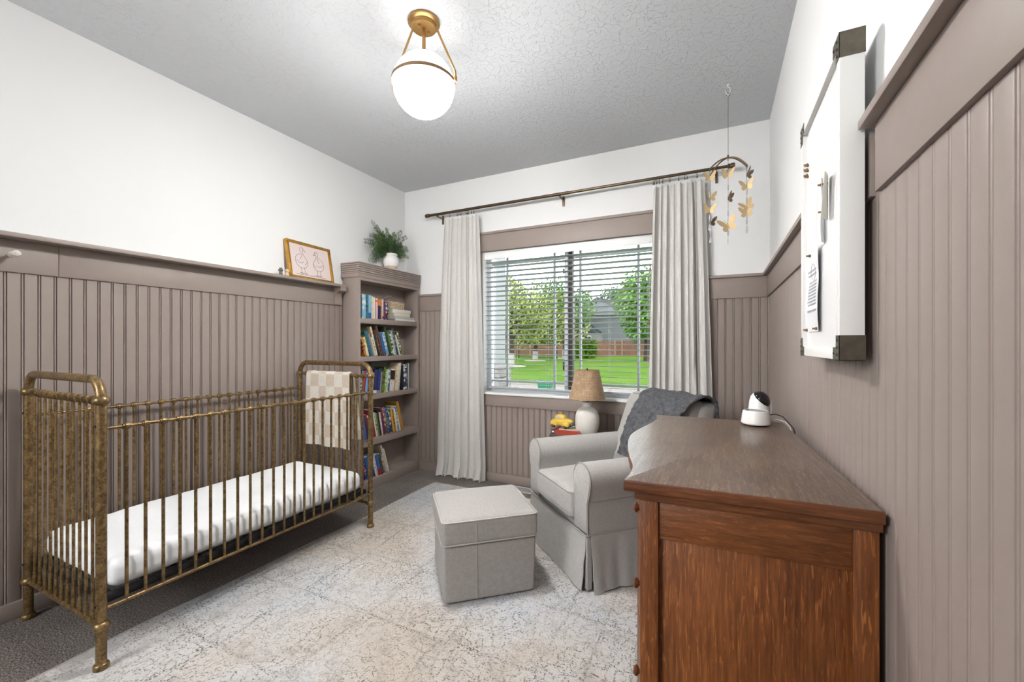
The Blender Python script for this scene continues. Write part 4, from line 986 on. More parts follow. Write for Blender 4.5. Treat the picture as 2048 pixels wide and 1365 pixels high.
grid(b, f3, 10, 10); thick(b, .0006); obj('sheet', b, M('cream_card', (232, 226, 214), .7), t3, smooth=1.2)
b = B(); lathe(b, [(0, 0), (.004, 0), (.0045, .003), (.002, .008), (.0035, .011), (0, .012)], f3(.6, .8), 10, Matrix.Rotation(RA(-90), 3, 'Y')); obj('pin', b, PIN, t3)
for i, (y, z) in enumerate(((1.598, 1.785), (1.586, 1.778), (1.600, 1.770), (1.588, 1.762), (1.602, 1.753), (1.590, 1.744))):
    b = B(); lathe(b, [(0, 0), (.004, 0), (.0045, .003), (.002, .008), (.0035, .011), (0, .012)], (0, 0, 0), 10, Matrix.Rotation(RA(-90), 3, 'Y'))
    tag(obj('magnet', b, PIN, None, w=False, loc=(sx, y, z)), 'tiny copper push magnet in the cluster near the whiteboard far edge', 'magnet', 'spare copper magnets clustered near the whiteboard far edge')

# ------------------------------------------------------------------ armchair (glider)
# local frame: x = a (from near right corner towards left), y = b (depth)
AR = Vector((2.24, 2.003, 0)); e1 = Vector((-.73, .683, 0)); e2 = Vector((.683, .73, 0))
def K(a, b_, z): return AR + e1 * a + e2 * b_ + Vector((0, 0, z))
def KT(bm):
    for v in bm.verts: v.co = K(*v.co)
ac = thing('armchair', 'grey slipcovered glider armchair with rolled arms beneath the window', 'armchair', tuple(K(.345, .42, 0)), math.atan2(e1.y, e1.x))
# arms
AW = .69
def arm_profile(side):
    P = []
    cxr, czr, rr2 = .055, .545, .082
    P.append((.128, .285)); P.append((.128, .44)); P.append((.126, .49))
    for a in range(-25, 206, 15): P.append((cxr + rr2 * cos(RA(a)), czr + rr2 * sin(RA(a))))
    P.append((-.012, .475)); P.append((.000, .445)); P.append((.002, .40)); P.append((.000, .285))
    return P if side == 0 else [(AW - x, z) for x, z in P]
for side in (0, 1):
    pf = arm_profile(side); b = B(); n = len(pf)
    ys = [(-.004, .93), (0.0, .97), (.006, 1.0)] + [(.02 + .72 * i / 10, 1.0) for i in range(11)]
    cx0 = sum(p[0] for p in pf) / n; cz0 = .45; rings = []
    for y, s in ys:
        drop = 0
        rings.append([b.verts.new((cx0 + (x - cx0) * s, y, z + .0 if s == 1 else cz0 + (z - cz0) * s + .0)) for x, z in pf])
    for r0, r1 in zip(rings, rings[1:]):
        for i in range(n): b.faces.new((r0[i], r0[(i + 1) % n], r1[(i + 1) % n], r1[i]))
    b.faces.new(rings[0]); b.faces.new(rings[-1][::-1]); KT(b); obj('arm', b, CHAIRF, ac, smooth=.8)
    b = B(); tube(b, [(x, .002, z) for x, z in pf], .0035, 8); KT(b); obj('piping', b, PIPE, ac)
    b = B(); xo = -.001 if side == 0 else AW + .001; tube(b, [(xo, y, .447) for y in (.01, .3, .74)], .002, 6); KT(b); obj('piping', b, PIPE, ac)
# base deck and skirt
b = B(); box(b, .01, AW - .01, .012, .80, .05, .30, bev=.004); KT(b); obj('seat_deck', b, CHAIRF, ac)
def skirt(p0, p1, nrm, nf, amp, name='skirt'):
    b = B(); p0, p1, nrm = Vector(p0), Vector(p1), Vector(nrm)
    def f(u, v):
        q = p0.lerp(p1, u); z = .016 + .268 * v; out = .004 + .026 * (1 - v) ** 1.2
        fold = amp * (1 - v) ** .6 * (sin(nf * 2 * pi * u + 1) + .5 * sin(nf * 5.1 * pi * u))
        out += fold * .5 + (.006 * noise.noise(Vector((u * 5, v * 3, p0.x * 7))) if v < .95 else 0)
        return q + nrm * out + Vector((0, 0, z + .006 * noise.noise(Vector((u * 4, 0, p0.y))) * (1 - v)))
    grid(b, f, 60, 14); thick(b, .004); KT(b); obj(name, b, CHAIRF, ac, smooth=1.2)
skirt((.012, .004, 0), (AW - .006, .004, 0), (0, -1, 0), 1.2, .006)
skirt((.002, .018, 0), (.002, .80, 0), (-1, 0, 0), 3.5, .012)
skirt((AW - .002, .018, 0), (AW - .002, .80, 0), (1, 0, 0), 3.5, .012)
skirt((.01, .80, 0), (AW - .01, .80, 0), (0, 1, 0), 3, .010)
b = B(); tube(b, [(.0, .80, .285), (-.004, .5, .285), (-.004, .0, .285), (.0, -.006, .285), (AW, -.006, .285), (AW + .004, .0, .285), (AW, .80, .285)], .0035, 8); KT(b); obj('piping', b, PIPE, ac)
b = B(); box(b, .0, .025, .0, .025, .02, .27); KT(b); obj('corner_pleat', b, CHAIRF, ac)
# seat cushion
def seatT(q):
    q = q.copy()
    if q.z > 0: q.z += .004 * noise.noise(Vector((q.x * 16, q.y * 9, 0)))
    return q
b = B(); rbox(b, (AW / 2, .275, .392), (.216, .300, .070), .030, 12, (.022, .004), T=seatT); KT(b); sc_ = obj('seat_cushion', b, CHAIRF, ac, smooth=1.2)
for z in (.452, .334):
    b = B(); tube(b, [(AW / 2 + x, .275 + y, z) for x, y in rrect(.213, .297, .03)], .0036, 8, closed=True); KT(b); obj('piping', b, PIPE, sc_)
# back: reclined rounded slab plus pillow
sh = .30
def backT(q):
    q = q.copy(); t = (q.z + .30) / .60
    q.y += sh * .62 * t ; q.x *= (1 - .04 * max(0, t - .8)); return q
b = B(); rbox(b, (AW / 2, .650, .60), (.315, .070, .285), .050, 10, T=backT); KT(b); bk_ = obj('back_frame', b, CHAIRF, ac, smooth=1.2)
def pilT(q):
    q = q.copy(); t = (q.z + .235) / .47
    s = max(0, 1 - (q.x / .29) ** 2) * max(0, 1 - (q.z / .235) ** 2)
    q.y -= .035 * s * (1 if q.y < 0 else 0)
    q.y += .29 * .62 * t; return q
b = B(); rbox(b, (AW / 2, .585, .665), (.290, .062, .235), .045, 10, T=pilT); KT(b); obj('back_cushion', b, CHAIRF, ac, smooth=1.2)
def backpt(a, s, off):
    """surface point over the back: s=0 low front, 1 top, 2 low behind"""
    ln = sh * .62 / .60
    if s < 1:
        z = .50 + .385 * s; y = .515 + ln * (z - .43) * 1.05 - off - .028 * sin(pi * min(1, s)) * 1
    elif s < 1.35:
        t = (s - 1) / .35 * pi; y0_ = .515 + ln * (.885 - .43) * 1.05; y = y0_ - off + (.19 + 2 * off) * (1 - cos(t)) / 2; z = .885 + (.028 + off) * sin(t)
    else:
        z = .885 - .55 * (s - 1.35); y = .515 + ln * (.885 - .43) * 1.05 + .19 + off + (-.02 * (s - 1.35))
    return Vector((a, y, z))
for yy_ in (-.049, .049):
    b = B(); L_ = [(.277, z) for z in [-.20 + .03 * i for i in range(13)]] + [(.262, .190), (.235, .2235)] + [(.235 - .047 * i, .2255) for i in range(1, 11)]
    L_ = L_ + [(-x, z) for x, z in L_[::-1]][11:]
    tube(b, [Vector((AW / 2 + x, .585 + yy_ + .29 * .62 * (z + .235) / .47, .665 + z)) for x, z in L_], .004, 8); KT(b); obj('piping', b, PIPE, ac)
# throw
b = B()
def thf(u, v):
    a0, a1 = .02, .45; s = .05 + 2.05 * v; f_ = max(0, 1 - s); a0 += .19 * f_ ** 1.2; a1 += .05 * f_
    if v > .6: pass
    a = a0 + (a1 - a0) * u + .012 * noise.noise(Vector((s * 4, u * 2, 3)))
    off = .014
    p = backpt(a, s, off)
    n1 = noise.noise(Vector((a * 30, s * 9, 1))) ; n2 = noise.noise(Vector((a * 62, s * 20, 5))); rid = abs(noise.noise(Vector((a * 18 + s * 3, s * 8 - a * 8, 9))))
    h = .010 * n1 + .006 * n2 + .016 * rid
    d = Vector((0, -1, .2)) if s < 1 else (Vector((0, 0, 1)) if s < 1.35 else Vector((0, 1, 0)))
    return p + d * h
grid(b, thf, 70, 110); thick(b, .010); KT(b)
tag(obj('throw_blanket', b, THROW, None, loc=tuple(K(.3, .7, .9)), smooth=1.3), 'charcoal chunky knit throw draped over the back of the armchair', 'blanket')

# ------------------------------------------------------------------ ottoman
p_ = Vector((.747, .664, 0)); ang_o = math.atan2(.664, .747) + RA(.5)
OC = Vector((1.678, 1.591, 0)) + Vector((cos(ang_o), sin(ang_o), 0)) * .23 + Vector((-sin(ang_o), cos(ang_o), 0)) * .2125
ot = thing('ottoman', 'square grey upholstered ottoman on the rug in front of the armchair', 'ottoman', tuple(OC), ang_o)
b = B(); rbox(b, (0, 0, .150), (.226, .209, .134), .014, 8, T=lambda q: Vector((q.x * (1 - .012 * (1 - q.z / .134)), q.y * (1 - .012 * (1 - q.z / .134)), q.z))); obj('base', b, OTTF, ot, w=False, smooth=1.2)
b = B(); rbox(b, (0, 0, .343), (.234, .217, .060), .022, 12, (.028, 0)); lid = obj('cushion', b, OTTF, ot, w=False, smooth=1.2)
for z in (.396, .290):
    b = B(); tube(b, [(x, y, z) for x, y in rrect(.2325, .2155, .024)], .0036, 8, closed=True); obj('piping', b, M('pale_piping', (182, 178, 172), .9), lid, w=False)
for z0_, z1_ in ((.018, .284), (.292, .392)):
    b = B(); tube(b, [(-.07, -.2105 - (.0075 if z0_ > .2 else -.0005), z) for z in (z0_, (z0_ + z1_) / 2, z1_)], .0011, 5); obj('seam', b, M('pale_piping', (182, 178, 172), .9), ot, w=False)

# ------------------------------------------------------------------ side table, lamp, books, toy car
TZ = .552
st = thing('side_table', 'small dark wood side table between the armchair and the window wall', 'table', (1.865, 3.08, 0))
WAL = oak('walnut_brown_wood', (70, 56, 44), (98, 82, 64), (126, 108, 86), .4, 'x', .1)
b = B(); box(b, 1.685, 2.065, 2.930, 3.235, TZ - .022, TZ, bev=.003); obj('tabletop', b, WAL, st)
b = B(); box(b, 1.70, 2.04, 2.955, 3.21, TZ - .09, TZ - .022, bev=.002); obj('apron', b, WAL, st)
for x in (1.70, 2.01):
    for y in (2.955, 3.18):
        b = B(); box(b, x, x + .03, y, y + .03, 0, TZ - .09, bev=.002); obj('leg', b, WAL, st)
lx, ly = 1.938, 3.055
lp = thing('table_lamp', 'ivory ceramic table lamp with woven wicker shade in front of the window', 'lamp', (lx, ly, TZ))
b = B(); lathe(b, [(0, 0), (.052, 0), (.062, .004), (.074, .018), (.084, .042), (.089, .075), (.0895, .11), (.086, .142), (.077, .168), (.062, .188), (.045, .199), (.036, .205), (.0335, .213), (.0335, .236), (.031, .240), (0, .240)], (lx, ly, TZ), 40); obj('lamp_base', b, IVORY, lp)
b = B(); cyl(b, (lx, ly, TZ + .24), (lx, ly, TZ + .262), .0085, n=14); cyl(b, (lx, ly, TZ + .262), (lx, ly, TZ + .30), .014, n=14); cyl(b, (lx, ly, TZ + .30), (lx, ly, TZ + .478), .002, n=8); lathe(b, [(0, 0), (.006, 0), (.008, .008), (.004, .016), (0, .018)], (lx, ly, TZ + .476), 12); obj('socket', b, BRONZE, lp)
def wicker():
    k = N('woven_wicker'); v = k.co()
    w1 = k.n('TexWave', bands_direction='Z'); w1.inputs['Scale'].default_value = 62; w1.inputs['Distortion'].default_value = 1.2; k.link(v, w1.inputs[0])
    f = k.math('ADD', k.math('MULTIPLY', w1.outputs['Fac'], .5), k.math('MULTIPLY', k.noise(70, 3, .6, k.co((1, 1, .5))), .6))
    k.col(k.ramp(f, [(.3, lin((124, 96, 70))), (.55, lin((186, 154, 120))), (.8, lin((216, 188, 156)))])); k.set(Roughness=.8); k.bump(f, .8, .003); return k.m
WICK = wicker()
# shade: woven strands around upright stakes (real relief)
sz0, sz1, sr0, sr1 = TZ + .266, TZ + .474, .131, .088
b = B(); NS = 96
def shf(u, v):
    a = 2 * pi * u; k_ = int(round(v * 52)); r = sr0 + (sr1 - sr0) * v
    r += .0016 * sin(24 * a + (pi if k_ % 2 else 0)); return (lx + r * cos(a), ly + r * sin(a), sz0 + (sz1 - sz0) * v)
grid(b, shf, 144, 52, closeu=True); thick(b, .0016); obj('shade', b, WICK, lp, smooth=1.0)
for z, r in ((sz0, sr0), (sz1, sr1), (sz0 + .165, sr0 + (sr1 - sr0) * .79)):
    b = B(); tube(b, [(lx + r * cos(a) * 1.005, ly + r * sin(a) * 1.005, z) for a in [2 * pi * i / 60 for i in range(60)]], .0036 if z != sz0 + .165 else .0022, 6, closed=True); obj('shade_rim', b, WICK, lp)
b = B()
for a in (0, 2.09, 4.19): cyl(b, (lx, ly, TZ + .470), (lx + sr1 * cos(a), ly + sr1 * sin(a), sz1 - .004), .0014, n=6)
obj('shade_spider', b, BRONZE, lp)
b = B(); tube(b, [(lx + .055, ly - .045, TZ + .012), (lx + .078, ly - .075, TZ + .010), (lx + .098, ly - .110, TZ + .004), (lx + .108, ly - .131, TZ - .02), (lx + .110, ly - .135, TZ - .12), (lx + .10, ly - .13, .02)], .0028, 8); obj('lamp_cord', b, CORD, lp)
# two books lying on the table
def flatbook(loc, rz, L, Wd, t, c1, c2, lab, spine):
    b = B(); box(b, 0, L, 0, Wd, 0, .002, bev=.0005); box(b, 0, L, 0, Wd, t - .002, t, bev=.0005); box(b, 0, L, -.001, .0015, 0, t)
    me = meshonly('book', b, bookmat(c1, c2, 2), .5); o = bpy.data.objects.new('book', me); COL.objects.link(o); o.location = loc; o.rotation_euler = (0, 0, rz)
    b = B(); box(b, .003, L - .003, .0015, Wd - .003, .002, t - .002); put('pages', meshonly('pages', b, PAGES, 0), o)
    if spine:
        b = B(); box(b, 0, L * .13, -.0014, 0, 0, t); box(b, L * .02, L * .10, -.0020, -.0012, t * .3, t * .7, mi=1); put('spine_label', meshonly('spine_label', b, [bookmat((28, 52, 92), None, 0), TRIMW], 0), o)
    tag(o, lab, 'book', 'books under the toy car on the side table'); return o
flatbook((1.690, 2.965, TZ + .0005), RA(-3), .215, .15, .030, (172, 66, 44), None, 'red and orange paperback with a blue label lying on the side table, lower left', True)
flatbook((1.745, 2.972, TZ + .031), RA(4), .165, .12, .008, (196, 188, 176), None, 'thin grey book on top of the red paperback on the side table', False)
# toy car: axis along x, facing +x and slightly to camera
YEL = M('yellow_glaze', (228, 190, 78), .15, 0, 30, .06, coat=.5); CHR = M('toy_chrome', (196, 196, 192), .2, .8); TYR = M('toy_tyre', (30, 28, 26), .5); WINM = M('toy_window', (206, 200, 170), .15)
kc = (1.755, 3.03, TZ + .0392); cz_ = RA(-16)
tc = thing('toy_car', 'glossy yellow vintage toy car standing on books on the side table', 'toy car', kc, cz_)
def ell(b, c, h, n=18, m=12, e=2.0, cut=None):
    def f(u, v):
        a = 2 * pi * u; t = pi * v; s = sin(t); q = lambda w_: math.copysign(abs(w_) ** (2 / e), w_)
        x = h[0] * q(cos(a)) * abs(s) ** (2 / e); y = h[1] * q(sin(a)) * abs(s) ** (2 / e); z = h[2] * q(cos(t))
        if cut is not None: z = max(z, cut)
        return (c[0] + x, c[1] + y, c[2] + z)
    grid(b, f, n * 2, m, closeu=True)
b = B(); ell(b, (-.005, 0, .036), (.082, .036, .026), e=2.6, cut=-.024); ell(b, (.035, 0, .044), (.045, .022, .020), e=2.3); obj('body', b, YEL, tc, w=False, smooth=1.2)
b = B(); ell(b, (-.016, 0, .060), (.042, .030, .028), e=2.5); obj('cabin', b, YEL, tc, w=False, smooth=1.2)
for s in (-1, 1):
    for x in (.045, -.050):
        b = B(); ell(b, (x, s * .030, .028), (.030, .013, .022), e=2.2, cut=-.016); obj('fender', b, YEL, tc, w=False, smooth=1.2)
        b = B(); cyl(b, (x, s * .028, .0135), (x, s * .041, .0135), .0135, n=18); wl = obj('wheel', b, TYR, tc, w=False)
        b = B(); cyl(b, (x, s * .041, .0135), (x, s * .0425, .0135), .0075, n=14); obj('hubcap', b, CHR, wl, w=False)
    for x0_, x1_ in ((-.040, -.018), (-.012, .008)):
        b = B(); box(b, x0_, x1_, s * .029 - .0012, s * .029 + .0012, .060, .076, bev=.001); obj('car_window', b, WINM, tc, w=False)
    b = B(); ell(b, (.070, s * .024, .036), (.006, .007, .007), 8, 6); obj('headlight', b, CHR, tc, w=False)
b = B(); ell(b, (.076, 0, .030), (.006, .016, .017), 10, 8); obj('grille', b, M('toy_grille', (120, 122, 116), .3, .5), tc, w=False)
b = B(); box(b, .076, .085, -.032, .032, .010, .017, bev=.002); obj('bumper', b, CHR, tc, w=False)
b = B(); box(b, .012, .020, -.020, .020, .058, .074, bev=.002); obj('windscreen', b, WINM, tc, w=False)
b = B(); tube(b, [(-.018, 0, .086), (-.018, 0, .092), (-.010, 0, .097), (-.004, 0, .096)], .002, 8); obj('roof_loop', b, YEL, tc, w=False)

tc.scale = (1.12,) * 3
# ------------------------------------------------------------------ butterfly mobile
hx, hy = 2.864, 2.771
ho = thing('ceiling_hook', 'white screw hook in the ceiling holding the butterfly mobile', 'hook', (hx, hy, H))
b = B(); tube(b, [(hx, hy, H)] + [(hx + .012 * sin(t), hy, H - .035 + .022 * cos(t)) for t in [RA(a) for a in range(0, 300, 20)]], .0022, 8); lathe(b, [(0, 0), (.007, 0), (.006, -.003), (0, -.004)], (hx, hy, H), 12); obj('hook', b, TRIMW, ho)
mb = thing('butterfly_mobile', 'brass butterfly mobile hanging by a cord beside the right curtain', 'mobile', (hx, hy, 2.3))
MBR = M('mobile_bronze', (112, 92, 72), .4, .7); BUT = M('butterfly_brass', (190, 164, 120), .5, .35, 20, .08); BUTD = M('butterfly_dark_brass', (110, 92, 76), .45, .5); CRY = N('crystal_bead'); CRY.col((.95, .96, .97, 1)); CRY.set(Roughness=.08); CRY.p.inputs['Transmission Weight'].default_value = .6; CRY = CRY.m  # darker brass for the butterflies turned edge-on
b = B(); tube(b, [(hx + .010 * cos(t), hy, H - .062 + .010 * sin(t)) for t in [RA(a) for a in range(-60, 200, 20)]], .0016, 6); cyl(b, (hx, hy, H - .070), (hx, hy, 2.330), .0013, n=6); lathe(b, [(0, 0), (.005, .002), (.0065, .009), (.005, .016), (0, .018)], (hx, hy, 2.312), 12); obj('hanging_cord', b, MBR, mb)
strands = []
for ang_, z_e in ((RA(14), 2.250), (RA(-20), 2.236)):
    c_, s_ = cos(ang_), sin(ang_)
    b = B(); P = [(hx + c_ * .103 * t, hy + s_ * .103 * t, 2.313 - (2.313 - z_e) * abs(t) ** 2) for t in [i / 10 for i in range(-10, 11)]]
    tube(b, P, .0042, 8); obj('arch_arm', b, MBR, mb)
    for t in (-1, 1): strands.append((hx + c_ * .100 * t, hy + s_ * .100 * t, z_e))
strands.append((hx, hy, 2.305))
def butterfly_mesh(mat_, fold):
    b = B(); up = [(.002, .0), (.010, .016), (.024, .030), (.036, .034), (.037, .026), (.033, .014), (.026, .004), (.020, -.002), (.026, -.006), (.027, -.016), (.018, -.024), (.008, -.020), (.002, -.010)]
    for s in (-1, 1):
        vs = [b.verts.new((s * x * cos(fold), -x * sin(fold), z)) for x, z in up]; b.faces.new(vs if s > 0 else vs[::-1])
    thick(b, .0007)
    tube(b, [(0, 0, -.016), (0, 0, -.004), (0, 0, .010)], [.0012, .0028, .0018], 8)
    for s in (-1, 1): tube(b, [(0, 0, .010), (s * .006, -.002, .022), (s * .010, -.003, .026)], .0006, 5)
    return meshonly('butterfly', b, mat_, 0)
BM1 = butterfly_mesh(BUT, .35); BM2 = butterfly_mesh(BUTD, .8)
def strand(i, x, y, z0_, items, zend):
    st_o = B(); cyl(st_o, (x, y, z0_), (x, y, zend), .0009, n=5); tube(st_o, [(x + .005 * cos(a), y, z0_ - .004 + .005 * sin(a)) for a in [2 * pi * k_ / 12 for k_ in range(12)]], .0009, 5, closed=True); obj('strand', st_o, MBR, mb)
    zs_ = sorted([q[0] for q in items], reverse=True)
    for z, rot, sc_2, dk in items:
        put('butterfly', BM2 if dk else BM1, mb, (x - hx, y - hy - .004, z - 2.3), (rot[0], rot[1], rot[2]), (sc_2,) * 3)
    for za, zb_ in zip(zs_, zs_[1:] + [zend - .0]):
        b = B(); zc = (za + zb_) / 2 - .008; lathe(b, [(0, -.020), (.0035, -.014), (.0040, .008), (.0016, .020), (0, .021)], (x, y, zc), 8); lathe(b, [(0, -.028), (.0022, -.025), (0, -.021)], (x, y, zc), 6); obj('crystal', b, CRY, mb)
    b = B(); lathe(b, [(0, -.036), (.0060, -.034), (.0052, -.012), (.002, 0), (0, .002)], (x, y, zend), 10); obj('drop', b, CRY, mb)
# strands: 0 left of arm A, 1 right of A, 2 left of B, 3 right of B, 4 centre
strand(0, *strands[0], [(2.205, (0, 0, .1), 1.0, 0), (2.015, (0, .1, 0), 1.05, 0)], 1.93)
strand(1, *strands[1], [(2.140, (0, -.1, -.1), 1.1, 0), (1.985, (0, -.1, -.2), 1.15, 0)], 1.90)
strand(2, *strands[2], [(2.105, (0, 0, .5), 1.0, 0), (1.955, (0, 0, .9), 1.0, 1)], 1.865)
strand(3, *strands[3], [(2.185, (0, .2, 1.2), 1.0, 1), (2.005, (0, -.5, .2), 1.1, 0)], 1.90)
strand(4, *strands[4], [(2.215, (0, .05, -.1), 1.05, 0), (2.075, (0, 0, 1.3), 1.0, 1), (1.915, (0, -.35, .1), 1.45, 0)], 1.845)

# ------------------------------------------------------------------ outdoors
_lin0 = lin
def lin(c):
    return tuple(v * .30 for v in _lin0(c)[:3]) + (1,)
GZ = -.4
def grassmat():
    k = N('lawn_grass'); a = k.noise(.35, 3, .5); c = k.noise(30, 4, .7)
    k.p.inputs['Specular IOR Level'].default_value = 0; g = k.ramp(a, [(.35, lin((104, 146, 56))), (.65, lin((130, 164, 76)))]); k.col(k.mix(.3, g, k.ramp(c, [(.35, lin((62, 108, 34))), (.65, lin((142, 178, 88)))])))
    k.set(Roughness=.95); k.bump(c, .6, .03); return k.m
b = B(); box(b, -80, 80, 3.6, 140, GZ - .3, GZ); o = obj('lawn', b, grassmat()); o['kind'] = 'structure'
# paved drive strip running along the front, perpendicular-ish to the view
b = B(); prism(b, [(-14, 15.9), (-14, 11.3), (16, 10.2), (16, 15.5)], GZ, GZ + .02); o = obj('driveway', b, M('pale_concrete', (176, 170, 164), .9, 0, 3, .06)); o['kind'] = 'structure'
def crown(b, c, R, n, sz, seed, squash=(1, 1, 1)):
    r_ = random.Random(seed); cl_ = []
    for _ in range(16):
        d = Vector((r_.gauss(0, 1), r_.gauss(0, 1), r_.gauss(0, .8))).normalized() * R * r_.uniform(.25, .72); cl_.append((Vector((d.x * squash[0], d.y * squash[1], d.z * squash[2])), R * r_.uniform(.28, .5)))
    for _ in range(n):
        o_, rr2 = cl_[r_.randrange(16)]; d = Vector((r_.gauss(0, 1), r_.gauss(0, 1), r_.gauss(0, 1))).normalized() * rr2 * r_.uniform(.6, 1.1)
        p = Vector(c) + o_ + Vector((d.x, d.y, d.z)); q = Vector((r_.gauss(0, 1), r_.gauss(0, 1), r_.gauss(0, 1))).normalized(); u = q.orthogonal().normalized() * sz * r_.uniform(.6, 1.3); v = q.cross(u).normalized() * sz * .5
        f = b.faces.new([b.verts.new(p - u), b.verts.new(p + v), b.verts.new(p + u), b.verts.new(p - v)])
BARK = M('tree_bark', (110, 96, 84), .9, 0, 10, .2); WRAP = M('white_trunk_wrap', (226, 224, 220), .8)
LEAF = {}
for n_, c_ in (('olive', (190, 206, 116)), ('fresh', (130, 186, 96)), ('deep', (110, 156, 100)), ('pale', (214, 226, 160)), ('maple', (146, 200, 100))):
    k = N('leaf_%s' % n_); f = k.noise(1.5, 3); c = lin(c_); k.col(k.ramp(f, [(.35, tuple(q * .75 for q in c[:3]) + (1,)), (.65, tuple(min(1, q * 1.2) for q in c[:3]) + (1,))])); k.set(Roughness=1); k.p.inputs['Specular IOR Level'].default_value = 0; LEAF[n_] = k.m
def tree(x, y, lab, leaf, R, hc, n, sz, seed, wrap=False, sq=(1, 1, 1), tr=.12, ring=False):
    t = thing('tree', lab, 'tree', (x, y, GZ), 0, 'trees beyond the lawn')
    b = B(); r_ = random.Random(seed); tube(b, [(x, y, GZ), (x + .05, y, GZ + hc * .35), (x - .05, y, hc - R * .3), (x, y, hc + R * .3)], [tr * 1.2, tr, tr * .8, tr * .3], 10)
    for i in range(7):
        a = i * 2.4; z = hc - R * .5 + i * R * .12; tube(b, [(x, y, z - .3), (x + R * .35 * cos(a), y + R * .35 * sin(a), z + R * .25), (x + R * .62 * cos(a), y + R * .62 * sin(a), z + R * .55)], [tr * .45, tr * .25, tr * .08], 6)
    obj('trunk', b, BARK, t); b = B(); crown(b, (x, y, hc), R, n, sz, seed, sq); obj('crown', b, LEAF[leaf], t, smooth=0)
    if wrap: b = B(); cyl(b, (x, y, GZ), (x + .03, y, GZ + .95), tr * 1.45, tr * 1.3, 12); obj('trunk_wrap', b, WRAP, t)
    if ring: b = B(); lathe(b, [(0, .06), (.9, .05), (1.1, 0)], (x, y, GZ), 20); obj('mulch_ring', b, M('pale_stone_mulch', (206, 200, 192), .9, 0, 8, .1), t)
tree(-10.85, 27.8, 'young tree with white wrapped trunk nearest on the lawn, left window half', 'olive', 2.9, 3.3, 3600, .16, 1, True, (1.2, 1, 1.0), .16, True)
tree(-13.3, 38.1, 'second white wrapped tree further back on the lawn', 'olive', 3.6, 4.2, 3600, .19, 2, True, (1.2, 1, 1), .2, True)
tree(-13.0, 46.0, 'third thin tree far back just left of the window mullion', 'fresh', 4.0, 5.4, 5000, .22, 3, True, (1, 1, 1), .2, True)
tree(-27.5, 56.0, 'large pale green tree behind the wrapped trees at far left', 'pale', 7.0, 5.2, 8000, .30, 4, False, (1.3, 1, 1.0), .3)
tree(-20.5, 62.0, 'bushy light green tree behind the iron fence', 'pale', 6.0, 4.6, 8000, .30, 5, False, (1.3, 1, 1.0), .3)
tree(-3.2, 41.0, 'tall bright green tree at the right edge of the window', 'maple', 4.0, 5.2, 9000, .20, 7, False, (.9, 1, 1.35), .25)
tree(-5.4, 60.0, 'lower green tree in front of the grey house', 'fresh', 4.2, 3.6, 5500, .24, 8, False, (1.2, 1, .8), .22)
tree(-13.6, 78.0, 'green treetop rising above the grey house roof', 'deep', 4.0, 9.6, 3500, .25, 9, False, (1, 1, .7), .25)
b = B(); crown(b, (-10.9, 47.0, .55), 1.7, 4500, .13, 11, (1.1, 1, .6)); crown(b, (-10.9, 47.0, .25), 1.5, 2500, .13, 12, (1.2, 1, .5))
tag(obj('bush', b, M('yellow_green_leaf', (120, 168, 44), .8, 0, 2, .2), None, loc=(-10.9, 47, GZ), smooth=0), 'rounded bright green bush in front of the wooden fence', 'bush')
b = B(); crown(b, (-24, 59.5, 1.6), 3.4, 9000, .20, 21, (3.0, .8, .65)); crown(b, (-33, 61, 1.6), 3.2, 6000, .20, 22, (2.4, .8, .7))
tag(obj('hedge', b, LEAF['olive'], None, loc=(-24, 59.5, GZ), smooth=0), 'long loose green hedge behind the iron fence at the left of the lawn', 'hedge')
# wooden fence
FEN = M('cedar_fence', (170, 128, 106), .85, 0, 2, .15)
fn = thing('wooden_fence', 'long brown cedar board fence behind the lawn', 'fence', (-8, 60, GZ))
def fence_run(p0, p1, h):
    p0, p1 = Vector(p0), Vector(p1); L = (p1 - p0).length; d = (p1 - p0) / L; n = int(L / .30); nn = Vector((-d.y, d.x, 0)); bd = B()
    for i in range(n):
        a = p0 + d * (i * .30 + .01); c = p0 + d * (i * .30 + .285); hh = h + .03 * rnd.random()
        prism(bd, [(a.x, a.y), (c.x, c.y), (c.x + nn.x * .03, c.y + nn.y * .03), (a.x + nn.x * .03, a.y + nn.y * .03)], GZ, GZ + hh)
    o = obj('fence_boards', bd, FEN, fn, smooth=0); o['kind'] = 'stuff'
    for i in range(0, int(L / 4.2) + 1):
        q = p0 + d * i * 4.2 - nn * .06; b = B(); box(b, q.x - .09, q.x + .09, q.y - .09, q.y + .09, GZ, GZ + h + .12); obj('fence_post', b, M('fence_post_wood', (212, 178, 152), .8), fn)
fence_run((-13.4, 49.5, 0), (-9.0, 58.5, 0), 2.0); fence_run((-9.0, 58.5, 0), (5.0, 60.5, 0), 2.1); fence_run((-30, 57.5, 0), (-14.0, 55.0, 0), 1.4)
# iron fence at left
IR = M('black_iron', (40, 42, 42), .5, .5)
fi = thing('iron_fence', 'black iron picket fence behind the wrapped trees', 'fence', (-18, 45, GZ))
b = B()
for z in (.15, 1.15): tube(b, [(-26, 46.5, GZ + z), (-13.2, 44.0, GZ + z)], .03, 6)
obj('rail', b, IR, fi)
b = B()
for i in range(100):
    t = i / 100; cyl(b, (-26 + 12.8 * t, 46.5 - 2.5 * t, GZ), (-26 + 12.8 * t, 46.5 - 2.5 * t, GZ + 1.15), .012, n=4)
o = obj('pickets', b, IR, fi, smooth=0); o['kind'] = 'stuff'
for i in range(6):
    t = i / 5; b = B(); cyl(b, (-26 + 12.8 * t, 46.5 - 2.5 * t, GZ), (-26 + 12.8 * t, 46.5 - 2.5 * t, GZ + 1.3), .06, n=6); obj('fence_post', b, IR, fi)
